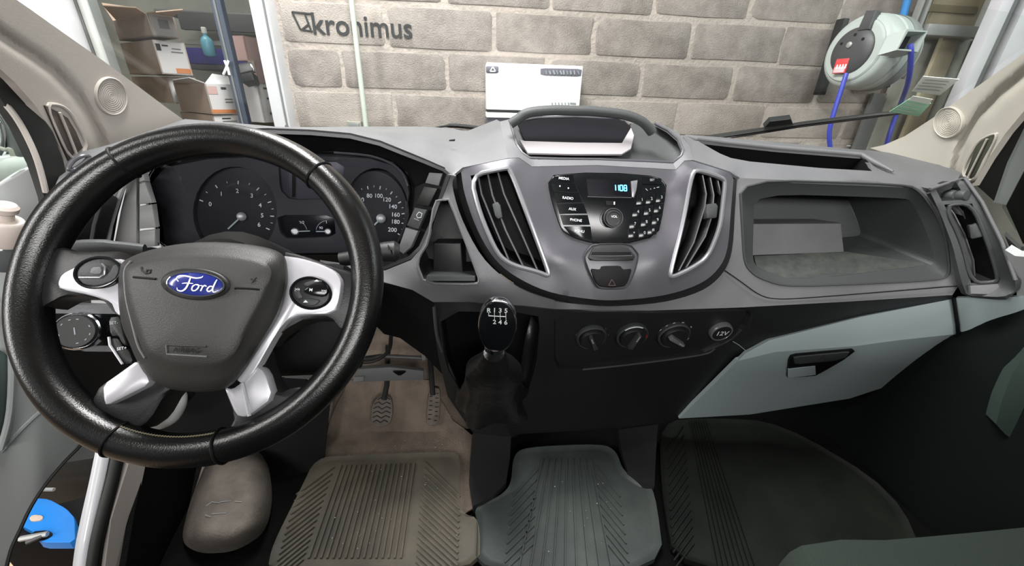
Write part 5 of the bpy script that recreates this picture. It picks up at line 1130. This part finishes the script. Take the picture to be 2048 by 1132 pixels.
for A_, B_ in (((955, 772, .755), (1000, 815, .79)), ((928, 775, .775), (990, 808, .79))):
    tube('gaiter_seam', L3(cr([A_, ((A_[0]+B_[0])/2, (A_[1]+B_[1])/2-6, (A_[2]+B_[2])/2-.006), B_], 4, False)), .0025, M_LEATH2, gl_t, 6)
strip('gaiter_flap', L3([(1062, 632, .80), (1050, 680, .80), (1040, 745, .80), (1022, 790, .82)]), L3([(1078, 652, .815), (1070, 700, .815), (1062, 750, .825), (1044, 796, .835)]), M_LEATH2, gl_t, .005)

# ---------------------------------------------------------------- pedals and bracket under the dash
def pedal(name, pts, Y, label, arm, pat='chev'):
    o = thing(name, P(sum(p[0] for p in pts)/len(pts), sum(p[1] for p in pts)/len(pts), Y), label, 'pedal')
    tilt = lambda b: Y-(b-830)*.0008
    f = L3([(a, b, tilt(b)) for a, b in ch(pts, 2, True, .2)]); n = pnorm(f)
    plate('pedal_pad', f, .014, M_PEDAL, o, .004)
    ys = [p[1] for p in pts]; xs = [p[0] for p in pts]; pc = []
    y = min(ys)+8
    while y < max(ys)-6:
        row = [x for x in range(int(min(xs)), int(max(xs)))]
        def ins(x, y):
            c = False
            for i in range(len(pts)):
                x1, y1 = pts[i]; x2, y2 = pts[(i+1) % len(pts)]
                if (y1 > y) != (y2 > y) and x < (x2-x1)*(y-y1)/(y2-y1)+x1: c = not c
            return c
        ok = [x for x in row if ins(x, y) and ins(x, y+4)]
        if len(ok) > 10:
            a, b = ok[3], ok[-4]; m = (a+b)/2; k = 4
            zz = [(a, y+2), (a+(m-a)*.5, y-2), (m, y+3), (m+(b-m)*.5, y-2), (b, y+2)] if pat == 'chev' else [(a, y), ((a+b)/2-3, y), ((a+b)/2+3, y+3), (b, y+3)]
            for i in range(len(zz)-1):
                if pat != 'chev' and i == 1: continue
                A = P(*zz[i], tilt(zz[i][1]))+n*.001; B = P(*zz[i+1], tilt(zz[i+1][1]))+n*.001; pc.append(boxpiece(A, B, .003, n, .003))
        y += 9
    multi('pad_ribs', pc, M_RUB, o)['kind'] = 'stuff'
    tube('pedal_arm', [P(*q) for q in arm], .008, M_DARK, o, 8)
    return o
pedal('clutch_pedal', [(604, 820), (640, 795), (668, 792), (664, 820), (656, 848), (650, 853), (622, 852), (606, 846)], .98, 'worn clutch pedal partly hidden behind the lower right of the wheel rim', [(636, 800, 1.0), (640, 720, 1.08), (645, 640, 1.1)])
pedal('brake_pedal', [(741, 836), (744, 808), (756, 793), (770, 789), (783, 796), (786, 820), (783, 840), (776, 852), (758, 856), (744, 852)], .99, 'worn brake pedal with wavy rubber ribs, in the middle of the three', [(768, 800, 1.0), (774, 770, 1.03), (776, 690, 1.08)])
pedal('accelerator_pedal', [(852, 846), (856, 790), (864, 776), (880, 776), (881, 800), (879, 838), (874, 850), (858, 852)], 1.0, 'narrow accelerator pedal with square ribs, nearest the gear console', [(866, 790, 1.02), (862, 740, 1.06), (858, 690, 1.1)], 'sq')
ub = thing('under_dash_bracket', P(775, 750, .93), 'grey metal support bar under the dashboard, behind the wheel rim', 'bracket')
plate('support_bar', L3([(716, 738, .95), (780, 733, .97), (848, 742, .97), (848, 760, .965), (780, 762, .95), (704, 765, .94)]), .03, M_GREY, ub, .003)
plate('bar_notch', L3([(786, 744, .948), (812, 744, .952), (802, 751, .95), (796, 751, .95)]), .004, M_BLACK, ub, .0005)
tube('upper_rod', L3([(690, 722, .93), (760, 712, .95), (850, 716, .96)]), .006, M_GREY2, ub, 8)
plate('cable_clip', L3([(842, 704, .94), (850, 704, .94), (852, 720, .94), (844, 722, .94)]), .01, M_STEEL, ub, .002)
plate('bar_tab', L3([(708, 755, .938), (728, 754, .94), (726, 762, .94), (706, 764, .937)]), .004, M_STEEL, ub, .001)
plate('side_rail', L3([(566, 745, .93), (620, 748, .93), (650, 752, .93), (640, 760, .93), (568, 756, .93)]), .02, M_GREY, ub, .003)
o = tube('wiring_loop', L3(cr([(782, 670, .88), (778, 700, .89), (757, 718, .89), (728, 724, .88), (690, 716, .87)], 5, False)), .005, M_RUB, None, 8); tag(o, 'black cable loop under the dashboard, above the grey support bar', 'cable')
o = tube('grey_cable_duct', L3(cr([(262, 850, .80), (310, 852, .80), (345, 838, .79), (362, 810, .79), (364, 780, .80)], 5, False)), .0105, M_DOORP, None, 10); tag(o, 'curved grey trim edge below the hub, between the two lower spokes', 'trim')

# ================================================================ STEERING WHEEL
TI = math.radians(33.9); WC = CAM+Vector((-.2965, .4402, -.2014))
wn = Vector((0, -math.cos(TI), math.sin(TI))); wu = Vector((1, 0, 0)); wv = wn.cross(wu)
W = thing('steering_wheel', WC, 'black leather steering wheel with silver spokes and a blue oval badge', 'steering wheel')
def H(px, py, h=0.0): return PP(px, py, WC+wn*h, wn)
RM, RTU = .1765, .0185
def rimpt(th_, ph_, k=1.0): 
    r = RM+RTU*k*.96*math.cos(ph_); return WC+wu*r*math.cos(th_)+wv*r*math.sin(th_)+wn*RTU*k*1.06*math.sin(ph_)
def grip(a):                                   # thumb rests at about 10 and 2 o'clock
    return 1+.10*math.exp(-((a-math.radians(28))/.28)**2)+.10*math.exp(-((a-math.radians(152))/.28)**2)
NT, NP_ = 120, 20
V = []; Fs = []
for i in range(NT):
    a = 2*math.pi*i/NT
    for j in range(NP_): V.append(rimpt(a, 2*math.pi*j/NP_, grip(a)))
for i in range(NT):
    for j in range(NP_): Fs.append([i*NP_+j, ((i+1) % NT)*NP_+j, ((i+1) % NT)*NP_+(j+1) % NP_, i*NP_+(j+1) % NP_])
rimo = mk('rim', V, Fs, M_LEATH, W, True)
def ang_of(px, py):
    q = H(px, py)-WC; return math.atan2(q.dot(wv), q.dot(wu))
sa = [ang_of(232, 300), ang_of(632, 358), ang_of(232, 890), ang_of(447, 905)]
for a in sa: tube('leather_seam', [rimpt(a, 2*math.pi*j/28, grip(a)*1.004) for j in range(28)], .0016, M_BLACK, rimo, 6, True)
def stitches(a0, a1, nm):
    pc = []; n_ = 34
    if a1 < a0: a1 += 2*math.pi
    for i in range(n_):
        t = a0+(a1-a0)*(i+.2)/n_; t2 = a0+(a1-a0)*(i+.8)/n_
        for ph_ in (math.radians(148),):
            A = rimpt(t, ph_, grip(t)*1.01); B = rimpt(t2, ph_+.07, grip(t)*1.01); n = (rimpt(t, ph_, 2)-rimpt(t, ph_, 1)).normalized(); pc.append(boxpiece(A, B, .0014, n, .0008))
    multi(nm, pc, M_STITCH, rimo)['kind'] = 'stuff'
stitches(sa[2], sa[3], 'stitching') 
def wplate(nm, px, h, th_, m, parent=W, bev=.003, sm=1, f=.2):
    q = ch(px, sm, True, f) if sm else px
    return plate(nm, [H(a, b, h) for a, b in q], th_, m, parent, bev, True, wn)
# black spoke bodies
wplate('spoke', [(74, 520), (110, 490), (150, 502), (250, 500), (262, 640), (238, 636), (216, 606), (170, 594), (118, 594), (70, 620)], .006, .03, M_SPOKE, W, .006)
wplate('spoke', [(560, 500), (600, 508), (662, 530), (712, 545), (730, 600), (716, 660), (690, 668), (668, 640), (610, 640), (556, 668), (530, 700)], .004, .03, M_SPOKE, W, .006)
wplate('spoke', [(296, 730), (262, 735), (196, 768), (176, 806), (214, 856), (262, 868), (300, 842), (330, 790), (360, 770)], .002, .03, M_SPOKE, W, .006)
wplate('spoke', [(440, 765), (466, 836), (452, 866), (500, 890), (566, 850), (620, 790), (600, 770), (556, 790), (530, 742), (520, 690)], .002, .03, M_SPOKE, W, .006)
# silver inlays
sp1 = wplate('silver_inlay', [(118, 552), (128, 543), (168, 524), (205, 518), (246, 517), (256, 560), (246, 628), (236, 632), (226, 606), (176, 590), (116, 578), (113, 566)], .016, .014, M_SATIN, W, .003)
sp2 = wplate('silver_inlay', [(560, 510), (600, 515), (640, 527), (670, 541), (683, 560), (680, 590), (671, 627), (600, 630), (574, 640), (552, 666), (508, 744), (484, 770), (470, 760), (530, 660), (566, 575)], .014, .014, M_SATIN, W, .003)
wplate('silver_inlay', [(276, 718), (240, 742), (202, 770), (204, 800), (209, 813), (250, 794), (300, 768), (292, 745)], .012, .014, M_SATIN, W, .004)
wplate('silver_inlay', [(446, 774), (452, 792), (470, 832), (486, 836), (500, 831), (546, 796), (530, 742), (505, 728), (484, 762), (462, 778)], .012, .014, M_SATIN, W, .004)
tube('inlay_ridge', [H(484, 766, .014), H(492, 800, .0135), H(499, 832, .012)], .002, M_SATIN, W, 6)
# button pods
def pod(cx, cy, rx, ry, rot, par, h, nm):
    e = ell(cx, cy, rx, ry, 32, rot)
    b = plate(nm, [H(a, c, h+.004) for a, c in e], .012, M_DARK, W, .003, True, wn)
    tube('pod_rim', [H(a, c, h+.004) for a, c in e], .0015, M_GLOSS, b, 6, True)
    return b
b1 = pod(195, 545, 46, 30, -8, sp1, .018, 'button_pod')
plate('rocker', [H(a, c, .0245) for a, c in ch([(156, 553), (158, 540), (172, 528), (196, 524), (208, 534), (207, 550), (200, 554)], 1)], .004, M_DASH2, b1, .0015, True, wn)
plate('rocker_key', [H(a, c, .0262) for a, c in ch([(178, 548), (182, 534), (200, 533), (203, 542), (199, 549)], 1)], .003, M_DASH, b1, .0012, True, wn)
plate('rocker', [H(a, c, .0245) for a, c in ch([(156, 557), (202, 557), (222, 545), (230, 525), (238, 540), (228, 560), (196, 572), (166, 569)], 1)], .004, M_DASH2, b1, .0015, True, wn)
tube('pod_line', [H(a, c, .0252) for a, c in ((158, 555), (200, 555), (209, 549), (210, 534), (204, 527))], .0009, M_BEZ, b1, 6)
b2 = pod(621, 586, 40, 31, 6, sp2, .016, 'button_pod')
plate('mode_key', [H(a, c, .0245) for a, c in ch([(602, 582), (620, 570), (652, 567), (657, 580), (648, 594), (620, 590)], 1)], .006, M_GLOSS, b2, .002, True, wn)
for pts in ([(606, 566), (632, 558), (648, 562), (630, 567), (610, 574)], [(603, 600), (618, 596), (642, 600), (628, 612), (610, 610)], [(586, 584), (598, 572), (600, 586), (606, 596), (594, 598)]):
    plate('arrow_key', [H(a, c, .0222) for a, c in ch(pts, 1)], .004, M_DASH2, b2, .0012, True, wn)
hu_ = wu; 
def htext(s, a, b, h, px, m, par, ang=0, bold=.01):
    o_ = H(a, b, h); t = math.radians(ang); u = (H(a+9*math.cos(t), b+9*math.sin(t), h)-o_); v = wn.cross(u); s_ = (H(a, b-10, h)-o_).length/10
    return text('print', s, o_, u, v, s_*px*1.4, m, par, .0004, 'CENTER', 0, 1, bold)
htext('M', 622, 580, .0252, 6, M_PRINT, b2, 4); htext('|<<', 595, 579, .0232, 5, M_PRINT, b2, 4); htext('>>|', 648, 582, .0256, 5, M_PRINT, b2, 4)
for q in ([(628, 563), (638, 563), (633, 559)], [(606, 605), (616, 605), (611, 600)]): plate('arrow_mark', [H(a, c, .0232) for a, c in q], .0008, M_PRINT, b2, .0002, False, wn)
# cruise keys left of the hub
c1 = wplate('cruise_key', [(216, 634), (240, 632), (246, 664), (254, 692), (246, 690), (236, 672), (219, 672)], .012, .012, M_DARK, W, .002)
c2 = wplate('cruise_key', [(219, 676), (234, 676), (246, 694), (258, 700), (266, 726), (246, 728), (224, 706)], .012, .012, M_DARK, W, .002)
htext('SET-', 228, 646, .0126, 6, M_PRINTG, c1, -5); htext('SET+', 244, 697, .0126, 6, M_PRINT, c2, -8); tube('key_edge', [H(a, b, .013) for a, b in ((218, 674), (220, 690), (245, 728))], .0012, M_SATIN, c2, 6)
# hub: airbag cushion
hub = [(240, 532), (262, 514), (300, 500), (352, 489), (410, 484), (470, 486), (528, 494), (563, 507), (574, 530), (573, 575), (557, 632), (522, 690), (484, 748), (455, 775), (420, 783), (381, 783), (337, 777), (296, 754), (273, 720), (258, 685), (245, 655), (238, 617), (236, 575)]
hubs = cr(hub, 3)
inn = [(254, 540), (272, 528), (306, 519), (352, 512), (410, 509), (462, 511), (508, 518), (532, 526), (542, 540), (540, 560), (524, 602), (498, 650), (476, 695), (455, 722), (430, 731), (392, 733), (350, 730), (318, 718), (296, 704), (282, 670), (268, 628), (258, 595), (253, 565)]
inns = cr(inn, 3)
mid = lambda t: [(a*(1-t)+c*t, b*(1-t)+d*t) for (a, b), (c, d) in zip(hubs, inns)]
cx_, cy_ = 400, 612
shr = lambda P_, s: [(cx_+(a-cx_)*s, cy_+(b-cy_)*s) for a, b in P_]
R_ = [[H(a, b, -.02) for a, b in hubs], [H(a, b, .018) for a, b in hubs], [H(a, b, .028) for a, b in mid(.12)], [H(a, b, .036) for a, b in mid(.5)], [H(a, b, .041) for a, b in mid(.88)], [H(a, b, .0445) for a, b in mid(1.0)], [H(a, b, .047) for a, b in shr(inns, .93)], [H(a, b, .050) for a, b in shr(inns, .7)], [H(a, b, .052) for a, b in shr(inns, .4)], [H(a, b, .0525) for a, b in shr(inns, .1)]]
pad = loft('airbag_cover', R_, M_PAD, W, True, True)
tube('cover_stitch', [H(a, b, .0385) for a, b in cr([(262, 522), (250, 540), (250, 572), (254, 605), (264, 645), (276, 690), (290, 716)], 5, False)], .0012, M_DASH, pad, 6)
# emblem and marks
bc = (390.5, 568); BH = .056
ro = 4
eo = lambda rx, ry, h: [H(a, b, h) for a, b in ell(bc[0], bc[1], rx, ry, 48, ro)]
loft('emblem_well', [eo(69, 32, .047), eo(69, 32, .0535), eo(66, 30, .0545), eo(60, 27, .0535)], M_DARK, pad, False, True)
eb = loft('emblem', [eo(59.5, 25.5, .052), eo(59.5, 25.5, .0565), eo(58, 24.5, .0575), eo(55.5, 22.8, .0575), eo(54.5, 22, .0568), eo(53.5, 21.5, .0568)], M_CHROME, pad, False, True)
bl_ = loft('emblem_field', [eo(54.5, 22.2, .0568), eo(53.5, 21.6, .0574), eo(38, 15, .0584), eo(15, 6, .0588)], M_BLUEL, pad, False, True)
def script(strokes):
    for s_ in strokes:
        pts = cr([(a, b) for a, b, *_ in s_], 5, False); ws = cr([(q[2], 0) for q in s_], 5, False)
        L = []; R2 = []
        def hgt(a, b): return .0592-.0016*(((a-bc[0])/54)**2+((b-bc[1])/22)**2)
        for i, (a, b) in enumerate(pts):
            a0, b0 = pts[max(i-1, 0)]; a1, b1 = pts[min(i+1, len(pts)-1)]; dx, dy = a1-a0, b1-b0; l = math.hypot(dx, dy) or 1; wd = max(.3, ws[i][0])/2
            L.append(H(a-dy/l*wd, b+dx/l*wd, hgt(a, b)+.0004)); R2.append(H(a+dy/l*wd, b-dx/l*wd, hgt(a, b)+.0004))
        n_ = len(L); V = L+R2; Fs = [[i, i+1, n_+i+1, n_+i] for i in range(n_-1)]
        mk('script_stroke', V, Fs, M_WPAN, bl_, False)
script([[(357, 563, 1.5), (353, 557, 2), (358, 552, 2.6), (372, 552, 2.8), (390, 556, 2.6), (402, 555, 2.2), (406, 552, 1)],      # F top swash
        [(381, 555, 2.6), (377, 566, 3.4), (371, 577, 3.4), (363, 582, 2.6), (355, 580, 2), (354, 575, 1.2)],                       # F stem
        [(364, 567, 1.2), (372, 566, 2), (386, 567, 1.4)],
        [(391, 569, 2), (385, 573, 2.8), (384, 580, 2.6), (390, 581, 2.2), (396, 576, 2.8), (397, 570, 2.2), (391, 569, 1.6), (398, 571, 1.4), (402, 571, 1.2)],   # o
        [(402, 571, 1.4), (405, 573, 2.6), (401, 582, 2.8)], [(404, 575, 1.8), (409, 571, 2.6), (413, 573, 2.2)],              # r
        [(425, 573, 2), (419, 573, 2.4), (414, 579, 2.8), (417, 583, 2.4), (423, 580, 2.4), (427, 573, 2)], [(434, 559, 1.6), (430, 566, 2.8), (425, 578, 3), (427, 584, 2.4), (433, 583, 1.2)]])
def padh(a, b):
    t = math.atan2(b-cy_, a-cx_); r = math.hypot(a-cx_, b-cy_); q = min(inns, key=lambda p: abs((math.atan2(p[1]-cy_, p[0]-cx_)-t+math.pi) % (2*math.pi)-math.pi))
    return float(np.interp(r/math.hypot(q[0]-cx_, q[1]-cy_), [.1, .4, .7, .93, 1], [.0525, .052, .05, .047, .0445]))
tube('horn_line', [H(a, b, padh(a, b)+.0002) for a, b in ((267, 554), (290, 556), (312, 558))], .0012, M_BLACK, pad, 6)
tube('horn_line', [H(a, b, padh(a, b)+.0002) for a, b in ((469, 578), (472, 576), (495, 577), (519, 579))], .0012, M_BLACK, pad, 6)
tube('horn_symbol', [H(a, b, padh(a, b)+.0002) for a, b in ((283, 534), (284, 541), (292, 547), (300, 546), (302, 540), (294, 540), (293, 545))], .0009, M_DARK, pad, 6)
tube('horn_symbol', [H(a, b, padh(a, b)+.0002) for a, b in ((502, 557), (512, 563), (503, 566), (512, 555))], .0009, M_DARK, pad, 6)
fr_ = [(333, 690), (413, 693), (414, 713), (334, 708)]
tube('airbag_frame', [H(a, b, padh(a, b)+.0002) for a, b in (fr_[0], fr_[1])], .001, M_DARK, pad, 6); tube('airbag_frame', [H(a, b, padh(a, b)+.0002) for a, b in (fr_[0], fr_[3], fr_[2])], .001, M_DASH, pad, 6)
htext('AIRBAG', 374, 701, .0518, 10.5, M_BLACK, pad, 3, .012)
# column shroud, stalks and ignition
lathe('column_shroud', [(.06, -.02), (.075, -.04), (.078, -.12), (.07, -.22)], WC, wn, M_BLACK, W, 24)
co = thing('steering_column', WC-wn*.1, 'black steering column shroud with ignition lock, behind the steering wheel', 'steering column')
box('lower_shroud', WC-wn*.17+wv*-.03+Vector((.02, 0, 0)), (.2, .13, .16), M_BLACK, co, 0, .02, Matrix.Rotation(-TI, 3, 'X'))
ig = P(645, 668, .62); lathe('ignition_lock', [(.02, -.04), (.02, .004), (.017, .008), (.01, .008), (.009, .005)], ig, (CAM-ig+Vector((-.2, 0, 0))).normalized(), M_DARK, co, 24)
tube('lock_ring', [ig+(RT*math.cos(t)*.8+UP*math.sin(t))*.017+(CAM-ig).normalized()*.01 for t in [math.radians(95+12*i) for i in range(14)]], .0012, M_SILV, co, 6)
st = thing('indicator_stalk', P(220, 492, .64), 'grey indicator stalk left of the wheel hub', 'stalk')
tube('stalk_arm', L3(cr([(145, 500, .63), (170, 494, .63), (230, 494, .64), (290, 500, .65)], 4, False)), [.012]*3+[.0145]*5+[.012]*5, M_DASH2, st, 12, False, .7)
plate('stalk_end', L3([(142, 493, .62), (158, 488, .62), (172, 492, .62), (160, 504, .62), (143, 505, .62)]), .018, M_DASH2, st, .004)
s2t = thing('wiper_stalk', P(770, 505, .72), 'dark wiper stalk with grooved tip, right of the wheel rim', 'stalk')
tube('stalk_arm', L3([(680, 520, .71), (760, 506, .72)]), .013, M_DARK, s2t, 12); 
tube('stalk_tip', L3([(752, 506, .718), (770, 504, .72), (790, 503, .722), (799, 503, .723)]), [.0165, .019, .02, .014], M_DARK, s2t, 16)
tube('tip_groove', L3([(776, 490, .708), (782, 500, .70), (786, 514, .706)]), .0012, M_BLACK, s2t, 6)
